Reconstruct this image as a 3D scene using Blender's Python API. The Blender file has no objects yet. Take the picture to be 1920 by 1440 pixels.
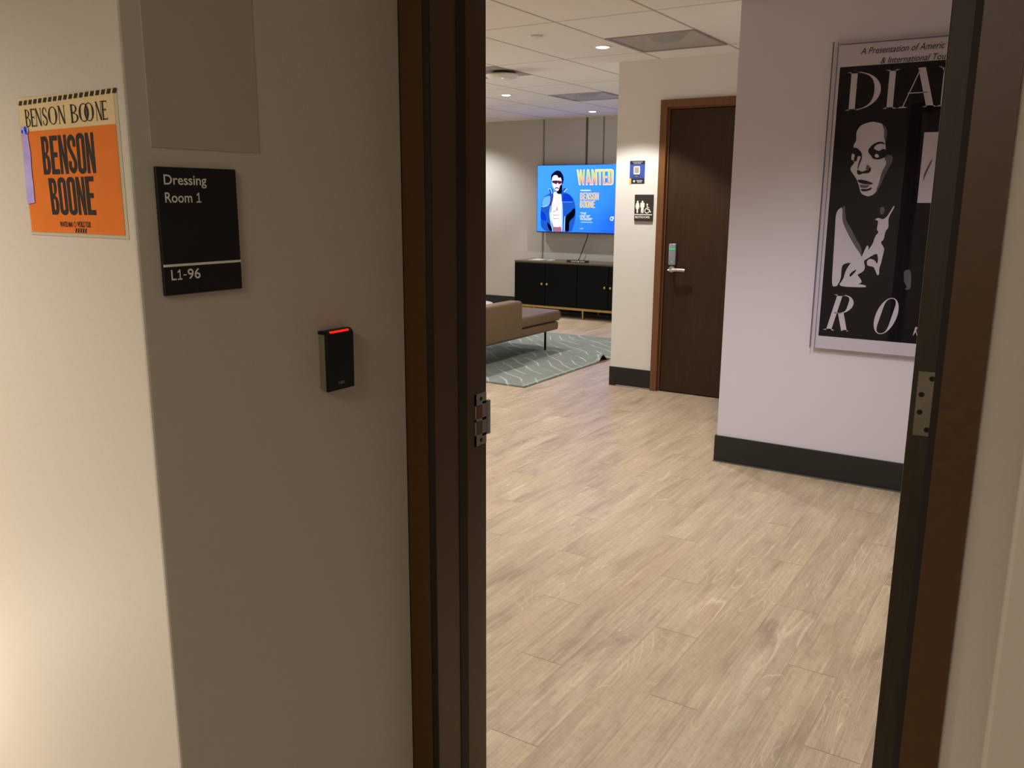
import bpy, bmesh, math, random
from mathutils import Vector, Matrix
from mathutils.geometry import tessellate_polygon

random.seed(7)
S = bpy.context.scene
COL = S.collection
R = math.radians
PI = math.pi

# ------------------------------------------------------------------ camera
def camera():
    f, yaw, pitch, roll = 1617.18, 0.56651024, 0.21121097, 0.00564514
    cy, sy = math.cos(yaw), math.sin(yaw)
    fw = Vector((-sy*math.cos(pitch), cy*math.cos(pitch), -math.sin(pitch)))
    rt = Vector((cy, sy, 0)); up = rt.cross(fw)
    r2 = math.cos(roll)*rt + math.sin(roll)*up
    u2 = -math.sin(roll)*rt + math.cos(roll)*up
    cam = bpy.data.cameras.new('camera'); o = bpy.data.objects.new('camera', cam); COL.objects.link(o)
    cam.sensor_width = 36; cam.lens = f/1920*36; cam.clip_start = 0.02
    m = Matrix((r2, u2, -fw)).transposed().to_4x4()
    m.translation = Vector((0, -1.38936, 1.447))
    o.matrix_world = m
    S.camera = o
camera()

# ------------------------------------------------------------------ world, exposure, light constants
W = bpy.data.worlds.new('world'); S.world = W; W.use_nodes = True
W.node_tree.nodes['Background'].inputs[0].default_value = (0.02, 0.018, 0.015, 1)
W.node_tree.nodes['Background'].inputs[1].default_value = 0.2
S.view_settings.view_transform = 'Standard'; S.view_settings.look = 'None'
S.view_settings.gamma = 1; S.view_settings.use_curve_mapping = False
S.view_settings.exposure = 0.0
SPOT_W = 84.0
SPOT_COL = (1.0, 0.985, 0.955)
CORRIDOR_W = 162.0
CORRIDOR_COL = (1.0, 0.885, 0.735)

def lamp(name, kind, loc, power, color, aim=None, parent=None, **kw):
    l = bpy.data.lights.new(name, kind); l.energy = power; l.color = color
    for k, v in kw.items(): setattr(l, k, v)
    o = bpy.data.objects.new(name, l); COL.objects.link(o)
    if parent: o.parent = parent
    o.location = loc
    if aim is not None:
        o.rotation_euler = (Vector(aim) - Vector(loc)).to_track_quat('-Z', 'Y').to_euler()
    return o
# unseen corridor lamps out of frame on the left, then an added fill
lamp('corridor_downlight', 'SPOT', (-2.10, -1.55, 2.40), CORRIDOR_W, CORRIDOR_COL, spot_size=R(130), spot_blend=0.8, shadow_soft_size=0.10)
lamp('corridor_low_lamp', 'POINT', (-1.95, -0.98, 0.45), 6.5, CORRIDOR_COL, shadow_soft_size=0.10)
lamp('corridor_fill', 'AREA', (-0.5, -2.55, 2.42), 22.0, (1.0, 0.91, 0.77), (-0.5, -2.55, 0), shape='SQUARE', size=0.6)  # unseen area light added to brighten the recess walls

# added fill light, unseen on the left, lifting the room's ceiling and walls
lamp('room_fill', 'AREA', (-8.3, 4.3, 1.6), 56.0, (1.0, 0.985, 0.96), (0, 4.1, 1.5), shape='RECTANGLE', size=1.6, size_y=0.9, spread=R(115))

# ------------------------------------------------------------------ materials
def lin(c):
    return tuple((x/255/12.92 if x/255 <= 0.04045 else ((x/255+0.055)/1.055)**2.4) for x in c) + (1,)
class NT:
    def __init__(s, name):
        s.m = bpy.data.materials.new(name); s.m.use_nodes = True
        s.t = s.m.node_tree; s.b = s.t.nodes['Principled BSDF']; s.out = s.t.nodes['Material Output']
    def n(s, typ, **kw):
        x = s.t.nodes.new(typ)
        for k, v in kw.items(): setattr(x, k, v)
        return x
    def l(s, a, b): s.t.links.new(a, b)
    def val(s, sock, v):
        if hasattr(v, 'is_output'): s.l(v, sock)
        else: sock.default_value = v
    def math(s, op, a, b=0.0, c=0.0):
        x = s.n('ShaderNodeMath', operation=op)
        for i, v in enumerate((a, b, c)): s.val(x.inputs[i], v)
        return x.outputs[0]
    def mix(s, f, a, b, mode='MIX'):
        x = s.n('ShaderNodeMix', data_type='RGBA', blend_type=mode)
        s.val(x.inputs[0], f); s.val(x.inputs[6], a); s.val(x.inputs[7], b)
        return x.outputs[2]
    def noise(s, vec, scale, detail=3, rough=0.55, dist=0.0):
        x = s.n('ShaderNodeTexNoise'); x.inputs['Scale'].default_value = scale
        x.inputs['Detail'].default_value = detail; x.inputs['Roughness'].default_value = rough
        x.inputs['Distortion'].default_value = dist
        if vec is not None: s.l(vec, x.inputs['Vector'])
        return x.outputs[0]
    def ramp(s, f, stops):
        x = s.n('ShaderNodeValToRGB'); e = x.color_ramp.elements
        while len(e) < len(stops): e.new(0.5)
        for el, (p, c) in zip(e, stops):
            el.position = p; el.color = c if len(c) == 4 else tuple(c)+(1,)
        s.l(f, x.inputs[0]); return x.outputs[0]
    def mapr(s, v, a, b, c=0.0, d=1.0):
        x = s.n('ShaderNodeMapRange'); s.val(x.inputs[0], v)
        for i, k in enumerate((a, b, c, d)): x.inputs[i+1].default_value = k
        return x.outputs[0]
    def obj(s): return s.n('ShaderNodeTexCoord').outputs['Object']
    def comb(s, x, y, z):
        c = s.n('ShaderNodeCombineXYZ')
        for i, v in enumerate((x, y, z)): s.val(c.inputs[i], v)
        return c.outputs[0]
    def sep(s, v):
        c = s.n('ShaderNodeSeparateXYZ'); s.l(v, c.inputs[0]); return c.outputs
    def bump(s, h, strength, dist=0.002):
        x = s.n('ShaderNodeBump'); x.inputs['Strength'].default_value = strength
        x.inputs['Distance'].default_value = dist
        s.l(h, x.inputs['Height']); s.l(x.outputs[0], s.b.inputs['Normal'])

def pm(name, col, rough=0.5, metal=0.0, var=0.06, scale=30.0, bump=0.0, spec=0.5, stretch=None, coat=0.0):
    """principled material with a gentle procedural noise in its colour"""
    k = NT(name); v = k.obj()
    if stretch:
        mp = k.n('ShaderNodeMapping'); mp.inputs['Scale'].default_value = stretch; k.l(v, mp.inputs[0]); v = mp.outputs[0]
    nz = k.noise(v, scale)
    c = lin(col); lo = tuple(x*(1-var) for x in c[:3])+(1,); hi = tuple(min(1, x*(1+var)) for x in c[:3])+(1,)
    k.l(k.mix(k.mapr(nz, 0.3, 0.7), lo, hi), k.b.inputs['Base Color'])
    k.b.inputs['Roughness'].default_value = rough; k.b.inputs['Metallic'].default_value = metal
    k.b.inputs['Specular IOR Level'].default_value = spec
    if coat: k.b.inputs['Coat Weight'].default_value = coat
    if bump: k.bump(nz, bump)
    return k.m
def em(name, col, strength=1.0, var=0.05):
    k = NT(name); v = k.obj(); nz = k.noise(v, 6.0)
    c = lin(col); lo = tuple(x*(1-var) for x in c[:3])+(1,)
    e = k.n('ShaderNodeEmission'); e.inputs[1].default_value = strength
    k.l(k.mix(nz, lo, c), e.inputs[0]); k.l(e.outputs[0], k.out.inputs[0])
    return k.m

M = {}
M['paint'] = pm('warm_white_paint', (226, 222, 214), 0.62, var=0.015, scale=160, bump=0.12)
M['paint_dimmed'] = pm('dimmed_white_paint', (194, 190, 183), 0.62, var=0.015, scale=160, bump=0.12)  # white wall paint darkened to stand for weaker light on the far wall
M['paint_corridor'] = pm('beige_corridor_paint', (210, 200, 187), 0.6, var=0.02, scale=150, bump=0.12)
M['paint_lilac'] = pm('pale_lilac_paint', (212, 206, 218), 0.6, var=0.015, scale=160, bump=0.12)
M['paint_patch'] = pm('newer_darker_paint', (192, 182, 166), 0.45, var=0.02, scale=150, bump=0.1)
M['reveal'] = pm('grey_joint', (92, 88, 84), 0.6)
M['joint'] = pm('pale_grey_wall_joint', (134, 128, 120), 0.6)
M['rubber'] = pm('black_rubber_base', (22, 23, 22), 0.5, var=0.1)
M['bronze'] = pm('dark_bronze_frame_paint', (79, 51, 15), 0.40, var=0.10, scale=60, bump=0.05)
M['stop_shade'] = pm('shaded_frame_brown', (32, 19, 9), 0.7)  # frame brown darkened to paint the shade on the stop faces
M['door_edge'] = pm('dark_stained_door_edge', (58, 46, 30), 0.5, var=0.18, scale=14, stretch=(14, 14, 0.6))
M['door_wood'] = pm('dark_walnut_door', (54, 35, 17), 0.5, spec=0.3, var=0.22, scale=9, stretch=(10, 10, 0.5), bump=0.05)
M['frame_wood'] = pm('brown_door_frame', (112, 72, 36), 0.42, var=0.15, scale=10, stretch=(10, 10, 0.5))
M['steel'] = pm('dull_steel', (140, 132, 118), 0.42, metal=0.7, var=0.08)
M['strike'] = pm('dull_grey_strike_steel', (150, 146, 142), 0.5, metal=0.0, var=0.08)
M['dark_screw'] = pm('dark_screw_head', (36, 30, 24), 0.5, metal=0.5)
M['chrome'] = pm('satin_chrome', (205, 203, 192), 0.22, metal=0.9, var=0.03)
M['lock_grey'] = pm('blue_grey_lock_case', (152, 157, 166), 0.3, metal=0.3, var=0.05)
M['black_plastic'] = pm('black_plastic', (9, 9, 10), 0.38, var=0.1)
M['grey_plastic'] = pm('grey_side_plastic', (122, 116, 96), 0.5)
M['sign_black'] = pm('black_sign_acrylic', (16, 16, 17), 0.45, var=0.1)
M['sign_white'] = pm('white_sign_letter', (250, 246, 234), 0.5)
M['sign_brown'] = pm('dark_brown_sign', (50, 45, 38), 0.45)
M['sign_clear'] = pm('frosted_grey_sign_edge', (120, 108, 104), 0.3)
M['orange'] = pm('orange_print', (232, 122, 38), 0.6, var=0.04)
M['cream'] = pm('cream_print', (226, 200, 150), 0.6, var=0.03)
M['ink'] = pm('dark_ink', (44, 36, 32), 0.65)
M['sleeve'] = pm('cloudy_plastic_sleeve', (204, 192, 170), 0.3, var=0.03)
M['tape'] = pm('violet_glare_on_tape', (196, 180, 255), 0.18, var=0.15, scale=40)  # violet glare painted into the tape's colour
M['glare_blue'] = pm('blue_glare_on_tape', (60, 90, 255), 0.2, var=0.2, scale=300)  # blue glare spots painted on the tape
M['poster_black'] = pm('poster_black_ink', (15, 14, 18), 0.6, spec=0.1)
M['poster_white'] = pm('poster_white_paper', (206, 198, 210), 0.6, spec=0.1, var=0.02)
M['poster_mid'] = pm('poster_mid_grey', (98, 92, 100), 0.6, spec=0.1)
M['poster_dark'] = pm('poster_dark_grey', (52, 48, 54), 0.6, spec=0.1)
M['navy'] = pm('navy_print', (24, 26, 44), 0.5)
M['blue_print'] = pm('blue_print', (54, 78, 160), 0.5)
M['gold_print'] = pm('yellow_gold_print', (236, 188, 84), 0.5)
M['pale_print'] = pm('pale_print', (222, 220, 210), 0.5)
M['grey_print'] = pm('grey_print', (158, 152, 146), 0.5)
M['green_print'] = pm('pale_green_print', (150, 176, 152), 0.5)
M['leather'] = pm('tan_leather', (106, 82, 50), 0.48, var=0.08, scale=25, bump=0.1)
M['black_metal'] = pm('black_metal_leg', (14, 14, 16), 0.4, metal=0.6)
M['console_black'] = pm('black_lacquer', (4, 4, 4), 0.55, spec=0.12, var=0.15, scale=20)
M['gold'] = pm('aged_brass', (176, 148, 84), 0.38, metal=0.7, var=0.08)
M['console_top'] = pm('dark_olive_wood_top', (96, 84, 56), 0.4, var=0.1)
M['white_top'] = pm('white_table_top', (184, 184, 188), 0.4, var=0.02)
M['white_plastic'] = pm('white_plastic', (226, 220, 208), 0.45, var=0.02)
M['tile_grey'] = pm('grey_metal_tile', (158, 148, 138), 0.6)
M['dark_grey'] = pm('dark_grey_plastic', (40, 38, 40), 0.5)
M['paper'] = pm('white_paper', (206, 202, 192), 0.6)
M['green_led'] = em('green_indicator', (70, 210, 110), 1.0)
M['red_led'] = em('red_indicator', (255, 36, 30), 1.25)
M['blue_led'] = em('blue_indicator', (40, 130, 255), 8.0)
M['lens'] = em('downlight_lens', (255, 250, 236), 7.0)
M['amber_led'] = em('warm_indicator', (255, 220, 130), 1.2)

def floor_mat():
    k = NT('light_oak_vinyl_planks'); x, y, z = k.sep(k.obj())
    pw, pl = 0.1505, 1.2
    u = k.math('DIVIDE', k.math('ADD', x, 0.297), pw)
    c = k.math('FLOOR', u); fu = k.math('SUBTRACT', u, c)
    v = k.math('DIVIDE', k.math('ADD', k.math('SUBTRACT', y, 0.4), k.math('MULTIPLY', c, 0.4)), pl)
    r = k.math('FLOOR', v); fv = k.math('SUBTRACT', v, r)
    wn = k.n('ShaderNodeTexWhiteNoise', noise_dimensions='2D'); k.l(k.comb(c, r, 0), wn.inputs['Vector'])
    rnd = wn.outputs['Value']
    rz = k.math('MULTIPLY', rnd, 60.0)
    def st(sx, sy): return k.comb(k.math('MULTIPLY', x, sx), k.math('MULTIPLY', y, sy), rz)
    cloud = k.noise(st(10, 1.9), 1.0, 4, 0.6, 0.6)
    patch = k.noise(st(3.5, 1.1), 1.0, 2)
    streak = k.noise(st(120, 3.0), 1.0, 5, 0.65)
    fine = k.noise(st(300, 8), 1.0, 3, 0.6)
    mott = k.noise(st(60, 38), 1.0, 3, 0.6)
    ring = k.noise(st(8.0, 1.2), 1.0, 1.2, 0.35, 0.5)
    rs = k.math('ABSOLUTE', k.math('SINE', k.math('MULTIPLY', ring, 66.0)))
    rings = k.mapr(rs, 0.0, 0.34, 1.0, 0.0)
    rmask = k.math('MULTIPLY', k.mapr(k.noise(st(7, 1.6), 1.0, 1), 0.52, 0.64), k.mapr(fine, 0.35, 0.6, 0.3, 1.0))
    base = k.ramp(cloud, [(0.22, lin((128, 110, 96))), (0.42, lin((173, 155, 134))), (0.58, lin((191, 173, 148))), (0.8, lin((207, 191, 166)))])
    base = k.mix(k.mapr(patch, 0.40, 0.72, 0.0, 0.40), base, lin((201, 178, 142)))
    base = k.mix(k.mapr(streak, 0.50, 0.72, 0.0, 0.50), base, lin((148, 120, 96)))
    base = k.mix(k.mapr(streak, 0.30, 0.44, 0.45, 0.0), base, lin((236, 218, 188)))
    base = k.mix(k.mapr(mott, 0.48, 0.68, 0.0, 0.32), base, lin((158, 130, 104)))
    base = k.mix(k.math('MULTIPLY', k.math('MULTIPLY', rings, rmask), 0.55), base, lin((242, 224, 190)))
    base = k.mix(k.mapr(fine, 0.52, 0.75, 0.0, 0.20), base, lin((142, 114, 90)))
    base = k.mix(k.mapr(rnd, 0.0, 1.0, 0.0, 0.24), base, lin((166, 136, 106)))
    eu = k.math('MULTIPLY', k.math('MINIMUM', fu, k.math('SUBTRACT', 1.0, fu)), pw)
    ev = k.math('MULTIPLY', k.math('MINIMUM', fv, k.math('SUBTRACT', 1.0, fv)), pl)
    su = k.mapr(eu, 0.0002, 0.0013, 0.45, 0.0); sv = k.mapr(ev, 0.0004, 0.0020, 0.85, 0.0)
    seam = k.math('MAXIMUM', su, sv)
    k.l(k.mix(seam, base, lin((108, 82, 60))), k.b.inputs['Base Color'])
    k.l(k.mapr(streak, 0.3, 0.7, 0.36, 0.50), k.b.inputs['Roughness'])
    k.b.inputs['Specular IOR Level'].default_value = 0.45
    k.bump(k.math('SUBTRACT', fine, k.math('MULTIPLY', seam, 2.0)), 0.10, 0.001)
    return k.m
M['floor'] = floor_mat()

def ceiling_mat():
    k = NT('lay_in_ceiling_tiles'); x, y, z = k.sep(k.obj())
    def line(c, off, step, w):
        f = k.math('FRACT', k.math('ADD', k.math('DIVIDE', k.math('SUBTRACT', c, off), step), 40.0))
        d = k.math('MULTIPLY', k.math('MINIMUM', f, k.math('SUBTRACT', 1.0, f)), step)
        return k.mapr(d, w*0.55, w, 1.0, 0.0)
    lx = line(x, -2.634, 0.6115, 0.011); ly = line(y, 3.188, 1.2145, 0.009)
    grid = k.math('MAXIMUM', lx, k.math('MULTIPLY', ly, 0.8))
    nz = k.noise(k.obj(), 120, 3)
    base = k.mix(k.mapr(nz, 0.35, 0.65), lin((226, 221, 212)), lin((234, 229, 220)))
    k.l(k.mix(k.math('MULTIPLY', grid, 0.72), base, lin((136, 122, 104))), k.b.inputs['Base Color'])
    k.b.inputs['Roughness'].default_value = 0.85
    k.bump(k.math('SUBTRACT', k.math('MULTIPLY', nz, 0.3), grid), 0.3, 0.003)
    return k.m
M['ceiling'] = ceiling_mat()

def rug_mat():
    k = NT('grey_rug_with_pale_wavy_lines'); x, y, z = k.sep(k.obj())
    p = k.math('ADD', k.math('MULTIPLY', x, 0.64), k.math('MULTIPLY', y, 0.77))
    q = k.math('SUBTRACT', k.math('MULTIPLY', x, 0.77), k.math('MULTIPLY', y, 0.64))
    wv = k.noise(k.comb(k.math('MULTIPLY', q, 1.7), k.math('MULTIPLY', p, 0.9), 0.0), 1.0, 2)
    pp = k.math('ADD', p, k.math('MULTIPLY', wv, 0.22))
    f = k.math('FRACT', k.math('ADD', k.math('DIVIDE', pp, 0.125), 60.0))
    d = k.math('ABSOLUTE', k.math('SUBTRACT', f, 0.5))
    ln = k.mapr(d, 0.035, 0.075, 1.0, 0.0)
    row = k.math('FLOOR', k.math('ADD', k.math('DIVIDE', pp, 0.125), 60.0))
    dash = k.noise(k.comb(k.math('MULTIPLY', q, 2.2), k.math('MULTIPLY', row, 3.7), 4.0), 1.0, 1)
    ln = k.math('MULTIPLY', ln, k.mapr(dash, 0.42, 0.50))
    nz = k.noise(k.obj(), 240, 3); bl = k.noise(k.obj(), 5, 3)
    base = k.mix(nz, lin((120, 125, 118)), lin((152, 157, 148)))
    base = k.mix(k.mapr(bl, 0.35, 0.65, 0.0, 0.25), base, lin((104, 108, 106)))
    k.l(k.mix(k.math('MULTIPLY', ln, 0.75), base, lin((196, 198, 186))), k.b.inputs['Base Color'])
    k.b.inputs['Roughness'].default_value = 0.95; k.b.inputs['Specular IOR Level'].default_value = 0.1
    k.bump(nz, 0.5, 0.004)
    return k.m
M['rug'] = rug_mat()
M['rug_edge'] = pm('pale_rug_binding', (168, 172, 162), 0.9)
M['rug_under'] = pm('dark_red_rug_backing', (48, 22, 20), 0.9)

def screen_mat():
    k = NT('blue_screen_picture'); x, y, z = k.sep(k.obj())       # object coords: metres from the screen's corner
    g = k.mapr(k.math('ADD', k.math('MULTIPLY', x, 0.55), k.math('MULTIPLY', z, -0.75)), -0.4, 0.85)
    nz = k.noise(k.obj(), 3.0, 2)
    g = k.math('ADD', g, k.math('MULTIPLY', k.math('SUBTRACT', nz, 0.5), 0.25))
    c = k.ramp(g, [(0.0, (0.07, 0.42, 2.6)), (0.5, (0.045, 0.32, 2.6)), (0.78, (0.02, 0.16, 2.5)), (1.0, (0.003, 0.035, 2.2))])
    e = k.n('ShaderNodeEmission'); e.inputs[1].default_value = 1.0
    k.l(c, e.inputs[0]); k.l(e.outputs[0], k.out.inputs[0]); return k.m
M['screen'] = screen_mat()
def title_mat():
    k = NT('yellow_to_pink_title'); x, y, z = k.sep(k.obj())
    c = k.ramp(k.mapr(z, 0.585, 0.79), [(0.0, lin((255, 160, 120))), (0.35, lin((255, 190, 130))), (0.6, lin((225, 228, 110))), (1.0, lin((225, 240, 130)))])
    e = k.n('ShaderNodeEmission'); e.inputs[1].default_value = 1.05
    k.l(c, e.inputs[0]); k.l(e.outputs[0], k.out.inputs[0]); return k.m
M['title'] = title_mat()
for n, c in dict(s_denim=(32, 94, 206), s_dark=(2, 6, 22), s_chest=(14, 62, 214), s_light=(112, 186, 246), s_edge=(188, 226, 255), s_skin=(252, 244, 255),
                 s_shade=(168, 150, 196), s_waist=(170, 110, 140), s_hair=(14, 14, 46), s_white=(240, 252, 255), s_red=(96, 30, 70), s_pink=(236, 140, 170),
                 s_name=(238, 214, 96), s_halo=(250, 246, 250)).items():
    M[n] = em('screen_'+n[2:], c, 1.1)

def perforated_mat():
    k = NT('perforated_grey_panel'); x, y, z = k.sep(k.obj())
    tr = k.n('ShaderNodeBsdfTransparent'); mx = k.n('ShaderNodeMixShader')
    fx = k.math('SUBTRACT', k.math('FRACT', k.math('MULTIPLY', x, 150.0)), 0.5); fy = k.math('SUBTRACT', k.math('FRACT', k.math('MULTIPLY', y, 150.0)), 0.5)
    d = k.math('SQRT', k.math('ADD', k.math('MULTIPLY', fx, fx), k.math('MULTIPLY', fy, fy)))
    hole = k.mapr(d, 0.44, 0.47, 1.0, 0.0)
    k.b.inputs['Base Color'].default_value = lin((222, 215, 206)); k.b.inputs['Roughness'].default_value = 0.6
    k.l(hole, mx.inputs[0]); k.l(k.b.outputs[0], mx.inputs[1]); k.l(tr.outputs[0], mx.inputs[2]); k.l(mx.outputs[0], k.out.inputs[0])
    return k.m
M['perforated'] = perforated_mat()
def acrylic_mat():
    k = NT('clear_acrylic'); nz = k.noise(k.obj(), 2.0)
    gl = k.n('ShaderNodeBsdfGlossy'); gl.inputs['Roughness'].default_value = 0.012
    tr = k.n('ShaderNodeBsdfTransparent'); tr.inputs[0].default_value = (0.97, 0.97, 0.98, 1)
    fr = k.n('ShaderNodeFresnel'); fr.inputs[0].default_value = 1.34
    mx = k.n('ShaderNodeMixShader')
    ge = k.n('ShaderNodeNewGeometry')
    k.l(k.math('MULTIPLY', k.math('MULTIPLY', fr.outputs[0], k.math('SUBTRACT', 1.0, ge.outputs['Backfacing'])), k.mapr(nz, 0.0, 1.0, 0.9, 1.0)), mx.inputs[0]); k.l(tr.outputs[0], mx.inputs[1]); k.l(gl.outputs[0], mx.inputs[2])
    k.l(mx.outputs[0], k.out.inputs[0]); return k.m
M['acrylic'] = acrylic_mat()
M['acrylic_edge'] = pm('violet_tinted_acrylic_edge', (92, 82, 116), 0.2)

# ------------------------------------------------------------------ object helpers
def wloc(o):
    v = Vector((0, 0, 0))
    while o is not None: v += o.location; o = o.parent
    return v
def obj(name, bm, mats, parent=None, smooth=False, origin=None):
    """link a bmesh built in world coordinates as one mesh object"""
    bmesh.ops.recalc_face_normals(bm, faces=bm.faces) if smooth is not None else None
    base = wloc(parent) if parent else Vector((0, 0, 0))
    own = Vector(origin) if origin else base
    bmesh.ops.translate(bm, verts=bm.verts, vec=-own)
    me = bpy.data.meshes.new(name); bm.to_mesh(me); bm.free()
    for m in (mats if isinstance(mats, (list, tuple)) else [mats]): me.materials.append(m)
    if smooth:
        for p in me.polygons: p.use_smooth = True
        me.set_sharp_from_angle(angle=R(40))
    o = bpy.data.objects.new(name, me); COL.objects.link(o)
    o.location = own - base
    if parent: o.parent = parent
    return o
def tag(o, label=None, cat=None, group=None, kind=None):
    if label: o['label'] = label
    if cat: o['category'] = cat
    if group: o['group'] = group
    if kind: o['kind'] = kind
    return o
def thing(name, loc, label, cat, group=None, kind=None):
    o = bpy.data.objects.new(name, None); COL.objects.link(o); o.location = loc; o.empty_display_size = 0.1
    return tag(o, label, cat, group, kind)
def B(): return bmesh.new()
def box(bm, x0, x1, y0, y1, z0, z1, bev=0.0, seg=2, mi=0):
    g = bmesh.ops.create_cube(bm, size=1.0)
    vs = g['verts']
    for v in vs:
        v.co = Vector((x0 + (v.co.x+0.5)*(x1-x0), y0 + (v.co.y+0.5)*(y1-y0), z0 + (v.co.z+0.5)*(z1-z0)))
    es = list({e for v in vs for e in v.link_edges})
    fs = list({f for v in vs for f in v.link_faces})
    for f in fs: f.material_index = mi
    if bev: bmesh.ops.bevel(bm, geom=es, offset=bev, segments=seg, profile=0.5, affect='EDGES')
    return bm
def cyl(bm, a, b, r, r2=None, n=20, mi=0):
    a, b = Vector(a), Vector(b); d = b-a
    g = bmesh.ops.create_cone(bm, cap_ends=True, cap_tris=False, segments=n, radius1=r, radius2=r if r2 is None else r2, depth=d.length)
    q = d.to_track_quat('Z', 'Y')
    for v in g['verts']: v.co = q @ v.co + (a+b)/2
    for f in {f for v in g['verts'] for f in v.link_faces}: f.material_index = mi
    return bm
def lathe(bm, c, prof, n=32, axis='Z', mi=0):
    c = Vector(c); rings = []
    for r, h in prof:
        ring = []
        for i in range(n):
            a = 2*PI*i/n; p = Vector((r*math.cos(a), r*math.sin(a), h))
            if axis == '-Y': p = Vector((p.x, -p.z, p.y))
            ring.append(bm.verts.new(c+p))
        rings.append(ring)
    for k in range(len(rings)-1):
        for i in range(n):
            f = bm.faces.new((rings[k][i], rings[k][(i+1) % n], rings[k+1][(i+1) % n], rings[k+1][i])); f.material_index = mi
    for ring in (rings[0], rings[-1]):
        f = bm.faces.new(ring); f.material_index = mi
    return bm
def prism(bm, pts, z0, z1, mi=0):
    """vertical prism over an xy outline"""
    lo = [bm.verts.new((x, y, z0)) for x, y in pts]; hi = [bm.verts.new((x, y, z1)) for x, y in pts]
    n = len(pts)
    for i in range(n): bm.faces.new((lo[i], lo[(i+1) % n], hi[(i+1) % n], hi[i])).material_index = mi
    for vs, z in ((lo, 0), (hi, 0)):
        for t in tessellate_polygon([[Vector((x, y, 0)) for x, y in pts]]):
            try: bm.faces.new([vs[i] for i in t]).material_index = mi
            except ValueError: pass
    return bm
def tube(bm, pts, r, n=8, mi=0):
    pts = [Vector(p) for p in pts]; rings = []
    up = Vector((0, 1, 0.13)).normalized()
    for i, p in enumerate(pts):
        t = (pts[min(i+1, len(pts)-1)] - pts[max(i-1, 0)]).normalized()
        a = t.cross(up).normalized(); b = t.cross(a)
        rr = r[i] if isinstance(r, (list, tuple)) else r
        rings.append([bm.verts.new(p + rr*(math.cos(2*PI*k/n)*a + math.sin(2*PI*k/n)*b)) for k in range(n)])
    for k in range(len(rings)-1):
        for i in range(n): bm.faces.new((rings[k][i], rings[k][(i+1) % n], rings[k+1][(i+1) % n], rings[k+1][i])).material_index = mi
    bm.faces.new(rings[0]); bm.faces.new(rings[-1]); return bm
def bez(p, n=24):
    """Catmull-Rom through points"""
    p = [Vector(q) for q in p]; p = [2*p[0]-p[1]] + p + [2*p[-1]-p[-2]]; out = []
    for i in range(1, len(p)-2):
        for k in range(n):
            t = k/n; a, b, c, d = p[i-1], p[i], p[i+1], p[i+2]
            out.append(0.5*((2*b) + (c-a)*t + (2*a-5*b+4*c-d)*t*t + (3*b-a-3*c+d)*t**3))
    out.append(p[-2]); return out
def dup(root, loc, label=None):
    r = root.copy(); COL.objects.link(r); r.location = loc
    if label: r['label'] = label
    for ch in list(root.children):
        c = ch.copy(); COL.objects.link(c); c.parent = r
        for g in ch.children:
            d = g.copy(); COL.objects.link(d); d.parent = c
    return r

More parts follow.
